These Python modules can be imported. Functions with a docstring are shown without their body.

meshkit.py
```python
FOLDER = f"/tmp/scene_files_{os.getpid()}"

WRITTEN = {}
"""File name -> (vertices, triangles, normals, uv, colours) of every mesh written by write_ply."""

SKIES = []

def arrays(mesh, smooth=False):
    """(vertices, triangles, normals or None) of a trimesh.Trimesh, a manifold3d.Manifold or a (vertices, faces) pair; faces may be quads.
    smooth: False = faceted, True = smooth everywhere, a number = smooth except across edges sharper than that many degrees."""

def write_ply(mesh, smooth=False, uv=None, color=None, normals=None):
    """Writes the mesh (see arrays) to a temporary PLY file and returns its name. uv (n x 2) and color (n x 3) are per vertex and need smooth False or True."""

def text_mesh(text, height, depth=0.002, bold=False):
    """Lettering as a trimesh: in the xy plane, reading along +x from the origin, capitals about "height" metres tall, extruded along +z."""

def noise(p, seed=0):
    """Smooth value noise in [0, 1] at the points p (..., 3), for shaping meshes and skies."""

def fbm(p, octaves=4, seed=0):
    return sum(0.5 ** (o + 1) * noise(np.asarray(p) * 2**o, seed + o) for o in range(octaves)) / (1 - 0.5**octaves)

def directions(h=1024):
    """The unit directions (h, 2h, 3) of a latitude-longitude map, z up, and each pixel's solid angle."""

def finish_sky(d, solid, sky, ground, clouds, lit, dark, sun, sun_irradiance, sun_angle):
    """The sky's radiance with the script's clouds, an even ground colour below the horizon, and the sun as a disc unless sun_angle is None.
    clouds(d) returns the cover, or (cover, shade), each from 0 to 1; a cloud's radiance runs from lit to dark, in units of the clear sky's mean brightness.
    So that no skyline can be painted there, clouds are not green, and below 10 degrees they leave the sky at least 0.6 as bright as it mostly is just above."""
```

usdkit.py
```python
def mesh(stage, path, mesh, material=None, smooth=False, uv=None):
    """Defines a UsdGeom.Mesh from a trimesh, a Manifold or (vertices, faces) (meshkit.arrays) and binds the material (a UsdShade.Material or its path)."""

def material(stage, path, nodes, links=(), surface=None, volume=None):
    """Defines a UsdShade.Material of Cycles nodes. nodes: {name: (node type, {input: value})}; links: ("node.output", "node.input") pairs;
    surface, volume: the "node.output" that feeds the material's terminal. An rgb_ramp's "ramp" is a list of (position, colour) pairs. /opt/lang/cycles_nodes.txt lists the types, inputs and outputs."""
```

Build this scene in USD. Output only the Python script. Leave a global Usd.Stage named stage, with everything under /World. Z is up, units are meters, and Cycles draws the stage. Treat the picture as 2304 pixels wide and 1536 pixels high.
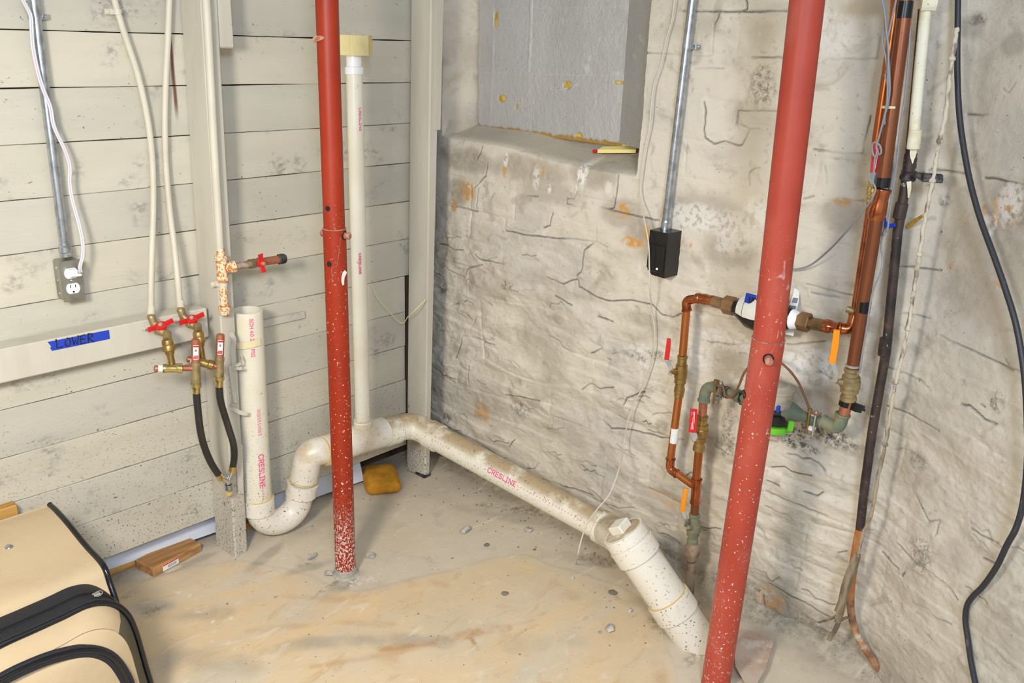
import math, random
import numpy as np, trimesh
import usdkit, meshkit
from pxr import Usd, UsdGeom, UsdLux, Gf, Sdf, Vt

random.seed(7)
RNG = np.random.RandomState(7)
stage = Usd.Stage.CreateInMemory()
UsdGeom.SetStageUpAxis(stage, UsdGeom.Tokens.z)
UsdGeom.SetStageMetersPerUnit(stage, 1.0)
UsdGeom.Xform.Define(stage, '/World')

# ------------------------------------------------------------------ camera
# world: floor z=0, plank wall along x, stone wall across it; the eye stands at (0,0,1.55)
FPX = 1982.0
AX = np.array([1998, -615, FPX]); AX /= np.linalg.norm(AX)
AZ = -np.array([-202, 5732, FPX]); AZ /= np.linalg.norm(AZ)
AZ -= AX * (AX @ AZ); AZ /= np.linalg.norm(AZ)
AY = np.cross(AZ, AX)
ROT = np.array([AX, AY, AZ])
EYE = np.array([0, 0, 1.55])
cam = UsdGeom.Camera.Define(stage, '/World/camera')
rt, up, bk = ROT[:, 0], -ROT[:, 1], -ROT[:, 2]
cam.AddTransformOp().Set(Gf.Matrix4d(*rt, 0, *up, 0, *bk, 0, *EYE, 1))
cam.CreateHorizontalApertureAttr(36.0); cam.CreateVerticalApertureAttr(24.0)
cam.CreateFocalLengthAttr(FPX / 2304 * 36.0)
cam.CreateClippingRangeAttr(Gf.Vec2f(0.05, 50))
cam.CreateExposureAttr(0.9)

# ------------------------------------------------------------------ light
def sphere_light(name, pos, radius, power, color):
    l = UsdLux.SphereLight.Define(stage, '/World/' + name)
    l.AddTranslateOp().Set(Gf.Vec3d(*pos)); l.CreateRadiusAttr(radius)
    l.CreateIntensityAttr(power); l.CreateColorAttr(Gf.Vec3f(*color))
    return l
wl = sphere_light('unseen_warm_lamp', (-0.15, 1.12, 1.62), 0.15, 86, (1.0, 0.935, 0.84))
# lamp out of view at left, soft cone placed to light the low corner
zax = np.array([-1.55, -1.25, 1.55]); zax /= np.linalg.norm(zax); xax = np.cross([0, 0, 1.0], zax); xax /= np.linalg.norm(xax); yax = np.cross(zax, xax)
wl.ClearXformOpOrder(); wl.AddTransformOp().Set(Gf.Matrix4d(*xax, 0, *yax, 0, *zax, 0, -0.20, 0.78, 1.64, 1))
sh = UsdLux.ShapingAPI.Apply(wl.GetPrim()); sh.CreateShapingConeAngleAttr(64.0); sh.CreateShapingConeSoftnessAttr(1.0)
sphere_light('unseen_cool_lamp', (-0.30, -0.70, 2.25), 0.22, 34, (0.76, 0.97, 1.32))  # out of view behind the camera, placed to brighten evenly and cool the shadows
CEIL = 2.85

# ------------------------------------------------------------------ measuring helpers: where a sight line meets a real plane
def ray(px, py): return ROT @ np.array([(px - 1152) / FPX, (py - 768) / FPX, 1.0])
def F(px, py, z=0.0):
    r = ray(px, py); return EYE + (z - EYE[2]) / r[2] * r
def Y(px, py, y):
    r = ray(px, py); return EYE + y / r[1] * r
def X(px, py, x):
    r = ray(px, py); return EYE + x / r[0] * r
def D(px, py, d): return EYE + d * ray(px, py)
YL, XS = 2.32, 2.10                       # face of the planks, face of the stone wall
P0 = np.array([2.11, 0.66]); DR = np.array([-0.52, -0.854]); DR /= np.linalg.norm(DR); NR = np.array([DR[1], -DR[0]])
def R(px, py, o=0.0):
    r = ray(px, py); n = np.array([*NR, 0.0]); t = (n @ np.array([*P0, 0]) + o - n @ EYE) / (n @ r); return EYE + t * r
def unit(v): v = np.asarray(v, float); return v / np.linalg.norm(v)
def zoom(x0, y0, s, pts): return [(x0 + a / s, y0 + b / s) for a, b in pts]

# ------------------------------------------------------------------ materials
LOOKS = '/World/Looks/'
UsdGeom.Scope.Define(stage, '/World/Looks')
def lin(r, g, b):
    c = np.array([r, g, b]) / 255.0
    return tuple(np.where(c < 0.04045, c / 12.92, ((c + 0.055) / 1.055) ** 2.4))
class Mat:
    """A principled surface with any number of colour layers laid over its base colour."""
    def __init__(s, name, col, rough=0.6, metal=0.0, spec=0.5, coat=0.0):
        s.name, s.n, s.l, s.k = name, {}, [], 0
        s.n['geo'] = ('geometry', {})
        s.p = dict(roughness=rough, metallic=metal, specular_ior_level=spec)
        if coat: s.p['coat_weight'] = coat
        s.n['base'] = ('color', {'value': col}); s.cur = 'base.color'; s.bump_out = None
    def new(s, kind, inp=None):
        s.k += 1; nm = f'n{s.k}'; s.n[nm] = (kind, inp or {}); return nm
    def noise(s, scale, detail=4, rough=0.55, dist=0.0, off=0.0):
        sc = (scale,) * 3 if np.ndim(scale) == 0 else scale
        m = s.new('mapping', {'scale': sc, 'location': (off, off * 1.7, off * 0.6)}); s.l.append(('geo.position', m + '.vector'))
        t = s.new('noise_texture', {'scale': 1.0, 'detail': detail, 'roughness': rough, 'distortion': dist}); s.l.append((m + '.vector', t + '.vector'))
        return t + '.fac'
    def vor(s, scale, feature='f1', rnd=1.0):
        sc = (scale,) * 3 if np.ndim(scale) == 0 else scale
        m = s.new('mapping', {'scale': sc}); s.l.append(('geo.position', m + '.vector'))
        t = s.new('voronoi_texture', {'scale': 1.0, 'feature': feature, 'randomness': rnd}); s.l.append((m + '.vector', t + '.vector'))
        return t + '.distance'
    def rng(s, src, lo, hi, a=0.0, b=1.0):
        r = s.new('map_range', {'from_min': lo, 'from_max': hi, 'to_min': a, 'to_max': b, 'clamp': True, 'range_type': 'smoothstep'}); s.l.append((src, r + '.value')); return r + '.result'
    def mul(s, a, b):
        m = s.new('math', {'math_type': 'multiply', **({} if isinstance(b, str) else {'value2': b})}); s.l.append((a, m + '.value1'))
        if isinstance(b, str): s.l.append((b, m + '.value2'))
        return m + '.value'
    def z(s, lo, hi, axis='z'):
        x = s.new('separate_xyz'); s.l.append(('geo.position', x + '.vector')); return s.rng(x + '.' + axis, lo, hi)
    def attr(s, name, ch):
        a = s.new('attribute', {'attribute': name}); c = s.new('separate_color', {'color_type': 'rgb'}); s.l.append((a + '.color', c + '.color')); return c + '.' + ch
    def over(s, col, fac, blend='mix'):
        m = s.new('mix_color', {'blend_type': blend, 'b': col}); s.l += [(s.cur, m + '.a'), (fac, m + '.fac')]; s.cur = m + '.result'; return s
    def vary(s, col, scale, lo=0.35, hi=0.65, amt=1.0, detail=4, dist=0.0, off=0.0):
        return s.over(col, s.mul(s.rng(s.noise(scale, detail, dist=dist, off=off), lo, hi), amt))
    def bump(s, src, strength=0.3, dist=0.002):
        b = s.new('bump', {'strength': strength, 'distance': dist}); s.l.append((src, b + '.height'))
        if s.bump_out: s.l.append((s.bump_out, b + '.normal'))
        s.bump_out = b + '.normal'; return s
    def rough(s, src, a, b):
        s.l.append((s.rng(src, 0.3, 0.7, a, b), 'P.roughness')); return s
    def done(s):
        s.n['P'] = ('principled_bsdf', s.p); s.l.append((s.cur, 'P.base_color'))
        if s.bump_out: s.l.append((s.bump_out, 'P.normal'))
        return usdkit.material(stage, LOOKS + s.name, s.n, s.l, surface='P.BSDF')

BLACKSPOT = lin(52, 50, 48)
def wood_paint(name, tone, seed):
    m = Mat(name, tone, 0.62, spec=0.3)
    m.vary(tuple(0.88 * c for c in tone), (2.2, 2.2, 9), 0.35, 0.7, 0.8, off=seed)
    m.vary(lin(166, 158, 140), (1.3, 1.3, 3.2), 0.55, 0.78, 0.55, off=seed + 3)
    m.over(lin(132, 128, 122), m.mul(m.mul(m.rng(m.noise((8, 8, 11), 5, off=seed + 11), 0.56, 0.74), m.rng(m.noise((70, 70, 90), 4), 0.40, 0.62)), 0.75))
    m.over(lin(110, 106, 102), m.mul(m.rng(m.noise((90, 90, 110), 2), 0.68, 0.74), m.rng(m.noise((4, 4, 6), 3, off=seed), 0.46, 0.60)))
    m.over(lin(110, 105, 98), m.mul(m.mul(m.rng(m.noise(170, 2), 0.62, 0.68), m.z(0.70, 0.15)), 0.85))
    m.over(lin(84, 80, 76), m.mul(m.rng(m.noise(110, 2, off=2), 0.70, 0.74), m.z(0.60, 0.10)))
    sx = m.new('separate_xyz'); m.l.append(('geo.position', sx + '.vector'))
    ab = m.new('math', {'math_type': 'subtract', 'value2': STAINX}); m.l.append((sx + '.x', ab + '.value1')); ac = m.new('math', {'math_type': 'absolute'}); m.l.append((ab + '.value', ac + '.value1'))
    st = m.mul(m.rng(ac + '.value', 0.0075, 0.002), m.mul(m.rng(sx + '.z', 1.295, 1.36), m.rng(sx + '.z', 1.545, 1.50)))
    m.over(lin(112, 76, 62), m.mul(st, m.rng(m.noise((60, 60, 12), 4), 0.30, 0.55)))
    m.bump(m.noise((14, 14, 260), 5), 0.3, 0.002); m.bump(m.noise(55, 4), 0.2, 0.002)
    return m.done()
STAINX = float(Y(388, 150, YL)[0])
PLANK = [wood_paint('painted_plank_%d' % k, lin(*c), k * 5.3) for k, c in enumerate([(197, 190, 172), (193, 187, 170), (200, 192, 173), (190, 184, 168)])]
m = Mat('painted_stud', lin(199, 192, 176), 0.6, spec=0.3)
m.vary(lin(182, 174, 158), (8, 8, 1.6), 0.4, 0.7, 0.8); m.vary(lin(120, 116, 108), 22, 0.69, 0.76, 0.7, detail=5)
m.over(lin(104, 99, 92), m.mul(m.rng(m.noise(210, 2), 0.57, 0.63), m.z(0.42, 0.02)))
m.over(lin(120, 117, 110), m.mul(m.rng(m.noise(18, 5), 0.62, 0.68), m.z(0.5, 0.1)))
m.bump(m.noise((160, 160, 10), 4), 0.2, 0.002); STUD = m.done()
m = Mat('backing_wood', lin(92, 66, 42), 0.85); m.vary(lin(40, 30, 22), (6, 6, 2), 0.35, 0.7); BACKING = m.done()
m = Mat('raw_wood', lin(196, 150, 78), 0.75); m.vary(lin(160, 108, 48), (3, 40, 40), 0.4, 0.65); m.vary(lin(214, 178, 112), (8, 8, 8), 0.5, 0.75, 0.6); RAW = m.done()
m = Mat('brown_block_wood', lin(184, 136, 84), 0.8); m.vary(lin(150, 106, 60), (4, 60, 60), 0.4, 0.65); BLOCKW = m.done()

m = Mat('painted_stone', lin(217, 206, 187), 0.78, spec=0.25)
m.vary(lin(220, 211, 195), 2.1, 0.4, 0.7, 0.7); m.vary(lin(186, 174, 153), (4, 4, 6), 0.46, 0.70, 0.75, detail=7, dist=0.6); m.vary(lin(188, 182, 172), (3, 3, 3), 0.5, 0.7, 0.6, detail=6, off=14)
m.vary(lin(160, 148, 130), 12, 0.56, 0.72, 0.55, detail=9, dist=0.8); m.vary(lin(150, 142, 130), 42, 0.60, 0.72, 0.4, detail=6)
m.vary(lin(222, 214, 196), 17, 0.62, 0.72, 0.5, detail=5)
m.over(lin(152, 138, 118), m.mul(m.attr('mask_a', 'r'), 0.9))
bare = m.mul(m.attr('mask_a', 'r'), m.rng(m.noise(55, 6), 0.42, 0.62)); m.over(lin(192, 182, 166), bare)
m.over(lin(208, 152, 78), m.mul(m.attr('mask_a', 'g'), m.rng(m.noise(40, 5), 0.36, 0.55)))
m.over(lin(84, 79, 74), m.mul(m.attr('mask_a', 'b'), 0.95))
m.over(lin(234, 228, 218), m.mul(m.attr('mask_b', 'r'), m.rng(m.noise(60, 5), 0.38, 0.52)))
m.over(lin(112, 105, 96), m.mul(m.attr('mask_b', 'g'), m.rng(m.noise(60, 7, 0.65), 0.40, 0.60))); m.over(lin(66, 61, 57), m.mul(m.attr('mask_b', 'g'), m.rng(m.noise(130, 5, 0.65, off=3), 0.55, 0.62))); m.over(lin(176, 170, 160), m.mul(m.attr('mask_b', 'b'), 0.12))
m.over(lin(88, 84, 80), m.mul(m.rng(m.noise((120, 120, 150), 3), 0.68, 0.73), m.rng(m.noise(6, 4, off=9), 0.47, 0.62)))
m.bump(m.noise((40, 40, 52), 9, 0.68), 0.6, 0.005); m.bump(m.noise(170, 5, 0.65), 0.40, 0.002); STONE = m.done()

m = Mat('floor_concrete', lin(208, 194, 171), 0.72, spec=0.3)
m.vary(lin(192, 180, 160), 2.6, 0.4, 0.68, 0.8, dist=0.6); m.vary(lin(176, 164, 144), (12, 12, 12), 0.55, 0.75, 0.5, detail=8, dist=0.8)
ochre = m.attr('mask_a', 'g')
m.over(lin(216, 188, 146), m.mul(ochre, m.rng(m.noise((2.2, 4.5, 2), 6, dist=0.8), 0.30, 0.62)))
m.over(lin(220, 190, 142), m.mul(ochre, m.mul(m.rng(m.noise((2, 5, 2), 5, dist=1.5, off=4), 0.48, 0.70), 0.8)))
m.over(lin(204, 186, 156), m.mul(m.rng(m.noise((3.1, 6, 2), 6, dist=1.2, off=7), 0.52, 0.70), 0.6))
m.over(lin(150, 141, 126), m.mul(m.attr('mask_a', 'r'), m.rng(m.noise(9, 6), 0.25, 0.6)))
m.over(lin(170, 118, 66), m.mul(m.attr('mask_a', 'b'), m.rng(m.noise(14, 6), 0.30, 0.60)))
m.over(lin(224, 216, 202), m.mul(m.attr('mask_b', 'r'), m.rng(m.noise(60, 5), 0.45, 0.6)))
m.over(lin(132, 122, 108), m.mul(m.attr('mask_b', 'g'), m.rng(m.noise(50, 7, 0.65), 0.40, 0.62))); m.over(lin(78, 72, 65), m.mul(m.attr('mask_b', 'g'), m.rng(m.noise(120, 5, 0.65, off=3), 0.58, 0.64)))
m.over(lin(110, 102, 90), m.mul(m.rng(m.noise(150, 2), 0.71, 0.75), 0.8)); m.over(lin(232, 226, 214), m.mul(m.rng(m.noise(120, 2, off=5), 0.74, 0.77), 0.8))
m.over(lin(190, 154, 110), m.mul(ochre, m.mul(m.rng(m.noise((9, 22, 9), 7, dist=1.2, off=2), 0.56, 0.74), 0.7))); m.over(lin(224, 210, 186), m.mul(m.rng(m.noise((6, 14, 6), 7, dist=2.0, off=12), 0.58, 0.74), 0.6)); m.bump(m.noise(26, 7, 0.6), 0.30, 0.004); m.bump(m.noise(140, 4), 0.18, 0.0015); FLOOR = m.done()

def red_paint(name, c1, c2, dust, speck_hi, wear):
    m = Mat(name, c1, 0.46, spec=0.32)
    m.vary(c2, 4, 0.4, 0.7, 0.8); m.vary(dust, (9, 9, 3), 0.50, 0.80, wear)
    m.vary(lin(120, 92, 84), 24, 0.70, 0.76, 0.7)
    if 'far' in name: m.over(lin(214, 202, 192), m.mul(m.rng(m.noise((200, 200, 120), 3, off=6), 0.50, 0.60), m.mul(m.z(0.30, 0.05), 0.9)))
    m.over(lin(222, 212, 204), m.mul(m.rng(m.noise(150, 2), 0.66, 0.70), m.z(1.35, 0.4))); m.over(lin(208, 170, 160), m.mul(m.mul(m.rng(m.noise((40, 40, 18), 6, dist=1.5), 0.60, 0.70), m.mul(m.z(0.80, 0.88), m.z(1.22, 1.1))), 0.8 if 'near' in name else 0.0))
    m.over(lin(224, 214, 206), m.mul(m.rng(m.noise(105, 3, off=3), 0.60, 0.64), m.z(*speck_hi)))
    m.over(lin(226, 222, 216), m.mul(m.rng(m.noise(34, 4, off=8), 0.735, 0.76), m.z(1.1, 0.5)))
    m.bump(m.noise(80, 3), 0.06, 0.001); return m.done()
RED_L = red_paint('red_paint_far_post', lin(154, 45, 18), lin(142, 40, 16), lin(168, 70, 44), (0.42, 0.0), 0.4)
RED_R = red_paint('red_paint_near_post', lin(176, 70, 52), lin(162, 60, 44), lin(194, 112, 96), (0.3, -0.3), 0.7)
m = Mat('pin_rust', lin(186, 132, 110), 0.7); m.vary(lin(150, 96, 76), 60, 0.4, 0.6); PIN = m.done()
DARK = Mat('dark_hole', lin(28, 16, 14), 0.9).done()
m = Mat('pvc', lin(226, 219, 200), 0.32)
m.vary(lin(216, 202, 170), 5, 0.4, 0.7, 0.7); m.vary(lin(150, 128, 96), 45, 0.69, 0.75, 0.7)
m.over(lin(96, 86, 72), m.mul(m.rng(m.noise(190, 3), 0.62, 0.66), m.z(0.60, 0.05))); PVC = m.done()
m = Mat('pvc_dusty', lin(228, 221, 202), 0.45)
nx = m.new('separate_xyz'); m.l.append(('geo.normal', nx + '.vector'))
m.over(lin(176, 154, 120), m.mul(m.rng(nx + '.z', 0.25, 0.85), m.rng(m.noise(16, 6), 0.30, 0.55)))
m.over(lin(98, 86, 70), m.mul(m.rng(m.noise(170, 4), 0.61, 0.67), 0.85)); m.bump(m.noise(120, 3), 0.1, 0.001); PVCD = m.done()
m = Mat('pvc_fitting', lin(226, 218, 202), 0.35); m.vary(lin(196, 168, 124), 9, 0.52, 0.75, 0.7)
m.over(lin(92, 82, 68), m.mul(m.rng(m.noise(140, 3), 0.63, 0.67), m.z(0.45, 0.05))); PVCF = m.done()
PVCW = Mat('pvc_white', lin(236, 234, 230), 0.25).done()
m = Mat('glue_yellow', lin(212, 182, 112), 0.4); GLUE = m.done()
m = Mat('foam_cream', lin(228, 210, 150), 0.8); m.vary(lin(214, 194, 132), 12, 0.4, 0.7); FOAMC = m.done()
PINK = Mat('pink_print', lin(226, 96, 136), 0.5).done()
INK = Mat('black_ink', lin(22, 20, 26), 0.6).done()
m = Mat('blue_tape', lin(30, 62, 178), 0.5); m.vary(lin(24, 52, 156), 30, 0.4, 0.7, 0.6); BLUE = m.done()
m = Mat('galvanized', lin(190, 196, 202), 0.28, 0.9); m.vary(lin(160, 166, 172), 40, 0.4, 0.65); GALV = m.done()
m = Mat('box_steel', lin(168, 166, 156), 0.36, 0.85); m.vary(lin(140, 136, 122), 16, 0.4, 0.7); STEEL = m.done()
BSTEEL = Mat('bright_steel', lin(205, 208, 212), 0.2, 1.0).done()
WHITE = Mat('white_plastic', lin(240, 240, 240), 0.3).done()
SLOT = Mat('slot_black', lin(20, 20, 20), 0.7).done()
m = Mat('cord_white', lin(204, 199, 204), 0.35); CORD = m.done()
m = Mat('painted_pipe', lin(204, 196, 177), 0.5); m.vary(lin(194, 185, 165), 6, 0.4, 0.7); PPIPE = m.done()
m = Mat('rusty_painted_pipe', lin(226, 204, 168), 0.65); m.over(lin(196, 116, 52), m.rng(m.noise(140, 3), 0.50, 0.55)); m.bump(m.noise(140, 3), 0.3, 0.002); RPIPE = m.done()
m = Mat('rust_nipple', lin(176, 156, 140), 0.6, 0.3); m.vary(lin(132, 88, 66), 30, 0.4, 0.65); NIPPLE = m.done()
m = Mat('brass', lin(174, 144, 86), 0.34, 0.8); m.vary(lin(142, 110, 62), 22, 0.4, 0.7); BRASS = m.done()
m = Mat('dull_brass', lin(166, 146, 104), 0.5, 0.6); m.vary(lin(132, 116, 84), 30, 0.4, 0.65); DBRASS = m.done()
m = Mat('bronze_hex', lin(150, 116, 80), 0.4, 0.7); m.vary(lin(122, 92, 62), 30, 0.4, 0.7); BRONZE = m.done()
GOLD = Mat('polished_brass', lin(206, 184, 122), 0.22, 0.95).done()
m = Mat('copper', lin(192, 116, 62), 0.3, 0.75); m.vary(lin(158, 86, 44), (16, 16, 5), 0.4, 0.7, 0.9); m.vary(lin(120, 66, 40), 40, 0.66, 0.78, 0.7); COPPER = m.done()
m = Mat('copper_brown', lin(136, 80, 50), 0.36, 0.5); m.vary(lin(116, 62, 36), (14, 14, 3), 0.4, 0.7, 0.9); m.vary(lin(104, 62, 42), 45, 0.64, 0.76, 0.7); COPPERB = m.done()
m = Mat('copper_fitting', lin(190, 112, 72), 0.2, 0.9); m.vary(lin(150, 78, 46), 30, 0.4, 0.7); COPPERF = m.done()
m = Mat('copper_pinkish', lin(186, 122, 92), 0.42, 0.6); m.vary(lin(164, 96, 70), 26, 0.4, 0.7); COPPERP = m.done()
SOLDER = Mat('solder', lin(196, 196, 186), 0.35, 0.7).done()
m = Mat('verdigris', lin(134, 132, 104), 0.7, 0.2); m.vary(lin(108, 118, 100), 26, 0.4, 0.65); m.vary(lin(150, 120, 84), 30, 0.62, 0.74); VERD = m.done()
m = Mat('crusty_pipe', lin(158, 140, 116), 0.85); m.vary(lin(118, 96, 78), 24, 0.4, 0.65); m.vary(lin(196, 178, 146), 30, 0.62, 0.75); m.bump(m.noise(90, 4), 0.4, 0.003); CRUST = m.done()
m = Mat('handle_red', lin(206, 26, 28), 0.35); HRED = m.done()
m = Mat('handle_orange', lin(240, 142, 12), 0.4); HORANGE = m.done()
HBLUE = Mat('handle_blue', lin(26, 62, 190), 0.35).done()
m = Mat('black_rubber', lin(40, 38, 36), 0.5); m.vary(lin(58, 54, 50), (20, 20, 6), 0.5, 0.75); RUBBER = m.done()
BPLAST = Mat('black_plastic', lin(22, 21, 22), 0.32).done()
BTAPE = Mat('electrical_tape', lin(14, 14, 20), 0.3).done()
LED = usdkit.material(stage, LOOKS + 'led_green', {'e': ('emission', {'color': (0.55, 1.0, 0.6), 'strength': 6.0})}, surface='e.emission')
m = Mat('foil_facing', lin(222, 220, 216), 0.45, 0.40)
m.vary(lin(204, 202, 199), (4, 4, 2), 0.4, 0.65, 0.8); m.vary(lin(214, 216, 220), (60, 60, 90), 0.58, 0.70, 0.6)
m.over(lin(206, 160, 62), m.attr('mask_a', 'g')); m.over(lin(232, 232, 232), m.attr('mask_b', 'r')); m.over(lin(120, 112, 96), m.mul(m.attr('mask_a', 'r'), 0.7))
m.bump(m.noise(60, 8, 0.7), 0.9, 0.005); FOIL = m.done()
m = Mat('yellow_foam', lin(220, 190, 96), 0.9); m.vary(lin(186, 146, 58), 60, 0.4, 0.62); m.bump(m.noise(160, 4), 0.5, 0.003); FOAM = m.done()
m = Mat('yellow_foam_pale', lin(240, 222, 140), 0.85); FOAMP = m.done()
m = Mat('sponge', lin(206, 146, 32), 0.9); m.vary(lin(184, 122, 22), 22, 0.4, 0.65); m.bump(m.noise(220, 3), 0.6, 0.002); SPONGE = m.done()
m = Mat('white_board', lin(206, 209, 218), 0.35); WBOARD = m.done()
m = Mat('suitcase_fabric', lin(190, 168, 134), 0.85, spec=0.2); m.vary(lin(178, 158, 128), 6, 0.45, 0.75, 0.7); m.vary(lin(168, 138, 96), 9, 0.68, 0.8, 0.6)
m.bump(m.noise(420, 2), 0.35, 0.0012); m.bump(m.noise(12, 2), 0.25, 0.01); FABRIC = m.done()
m = Mat('suitcase_gusset', lin(88, 82, 64), 0.85); GUSSET = m.done()
m = Mat('black_webbing', lin(26, 27, 34), 0.6); wv = m.new('wave_texture', {'scale': 180.0, 'bands_direction': 'x'}); m.l.append(('geo.position', wv + '.vector')); m.bump(wv + '.fac', 0.35, 0.001); WEB = m.done()
PIPING = Mat('black_piping', lin(18, 19, 24), 0.22).done()
m = Mat('black_iron', lin(74, 58, 52), 0.55, 0.2); m.vary(lin(46, 38, 36), 16, 0.4, 0.65); m.vary(lin(112, 80, 64), 30, 0.62, 0.76, 0.7); m.over(lin(206, 200, 190), m.mul(m.rng(m.noise(70, 4), 0.66, 0.69), 0.8)); m.bump(m.noise(80, 4), 0.3, 0.002); IRON = m.done()
m = Mat('iron_peeling_white', lin(236, 228, 202), 0.75); m.vary(lin(222, 208, 168), 20, 0.45, 0.65); m.over(lin(150, 110, 76), m.mul(m.rng(m.noise(130, 3), 0.66, 0.70), 0.9)); m.bump(m.noise(110, 4), 0.35, 0.002); PEEL = m.done()
m = Mat('rust_orange', lin(172, 126, 88), 0.85); m.vary(lin(126, 88, 62), 34, 0.4, 0.62); m.vary(lin(196, 180, 154), 26, 0.52, 0.66); m.over(lin(190, 118, 62), m.mul(m.z(0.18, 0.22), 0.8)); m.bump(m.noise(120, 4), 0.4, 0.002); RUSTO = m.done()
m = Mat('rope', lin(206, 194, 172), 0.9); m.over(lin(158, 138, 110), m.mul(m.z(0.95, 0.55), 0.9)); m.vary(lin(120, 104, 84), (60, 60, 25), 0.46, 0.62, 0.9); m.bump(m.noise(160, 3), 0.4, 0.002); ROPE = m.done()
m = Mat('frayed_wrap', lin(150, 132, 106), 0.95); m.vary(lin(106, 90, 70), (60, 60, 12), 0.4, 0.6); FRAY = m.done()
m = Mat('clamp_dark', lin(88, 86, 80), 0.6, 0.4); m.vary(lin(48, 44, 42), 50, 0.4, 0.6); CLAMPD = m.done()
m = Mat('black_cable', lin(44, 45, 50), 0.45); m.vary(lin(92, 92, 94), (90, 90, 20), 0.62, 0.74, 0.7); CABLE = m.done()
GWIRE = Mat('grey_wire', lin(136, 136, 140), 0.45).done()
TWIRE = Mat('cream_wire', lin(206, 198, 180), 0.5).done()
BWIRE = Mat('brown_wire', lin(128, 84, 56), 0.6).done()
GREEN = Mat('green_ring', lin(112, 206, 44), 0.35).done()
PAPER = Mat('paper', lin(232, 230, 224), 0.7).done()
GREYM = Mat('grey_print', lin(120, 122, 124), 0.7).done()
m = Mat('meter_plastic', lin(176, 164, 142), 0.5); m.vary(lin(140, 128, 108), 20, 0.4, 0.7); METER = m.done()
m = Mat('cream_plastic', lin(226, 210, 168), 0.5); CREAM = m.done()
m = Mat('concrete_chip', lin(196, 188, 176), 0.85); m.vary(lin(150, 144, 136), 50, 0.4, 0.65); CHIP = m.done()
m = Mat('cement', lin(182, 172, 158), 0.85); m.vary(lin(150, 142, 132), 24, 0.4, 0.65); CEMENT = m.done()
m = Mat('dark_chip', lin(120, 116, 104), 0.85); DCHIP = m.done()
m = Mat('brick_dusty', lin(192, 172, 154), 0.85); m.vary(lin(178, 146, 124), 14, 0.4, 0.7); m.vary(lin(206, 194, 176), 20, 0.55, 0.72); m.bump(m.noise(90, 4), 0.3, 0.002); BRICK = m.done()
m = Mat('plaster_plain', lin(198, 192, 180), 0.8); PLASTER = m.done()

# ------------------------------------------------------------------ shapes
def merge(*ms): return trimesh.util.concatenate([x for x in ms if x is not None])
def tm(v, f): return trimesh.Trimesh(np.asarray(v, float), np.asarray(f, int), process=False)
def spline(pts, n=8):
    p = np.asarray(pts, float)
    if len(p) < 3: return p
    q = np.vstack([2 * p[0] - p[1], p, 2 * p[-1] - p[-2]]); out = []
    for i in range(1, len(q) - 2):
        a, b, c, d = q[i - 1:i + 3]
        for t in np.arange(n) / n:
            out.append(0.5 * (2 * b + (c - a) * t + (2 * a - 5 * b + 4 * c - d) * t * t + (3 * b - a - 3 * c + d) * t ** 3))
    out.append(p[-1]); return np.array(out)
def frames(p):
    t = np.gradient(p, axis=0); t /= np.linalg.norm(t, axis=1, keepdims=True) + 1e-12
    n = np.zeros_like(p); h = np.array([0, 0, 1.0]) if abs(t[0, 2]) < 0.9 else np.array([1.0, 0, 0])
    n[0] = unit(np.cross(t[0], h))
    for i in range(1, len(p)):
        v = n[i - 1] - t[i] * (n[i - 1] @ t[i]); n[i] = v / (np.linalg.norm(v) + 1e-12)
    return t, n, np.cross(t, n)
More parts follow.
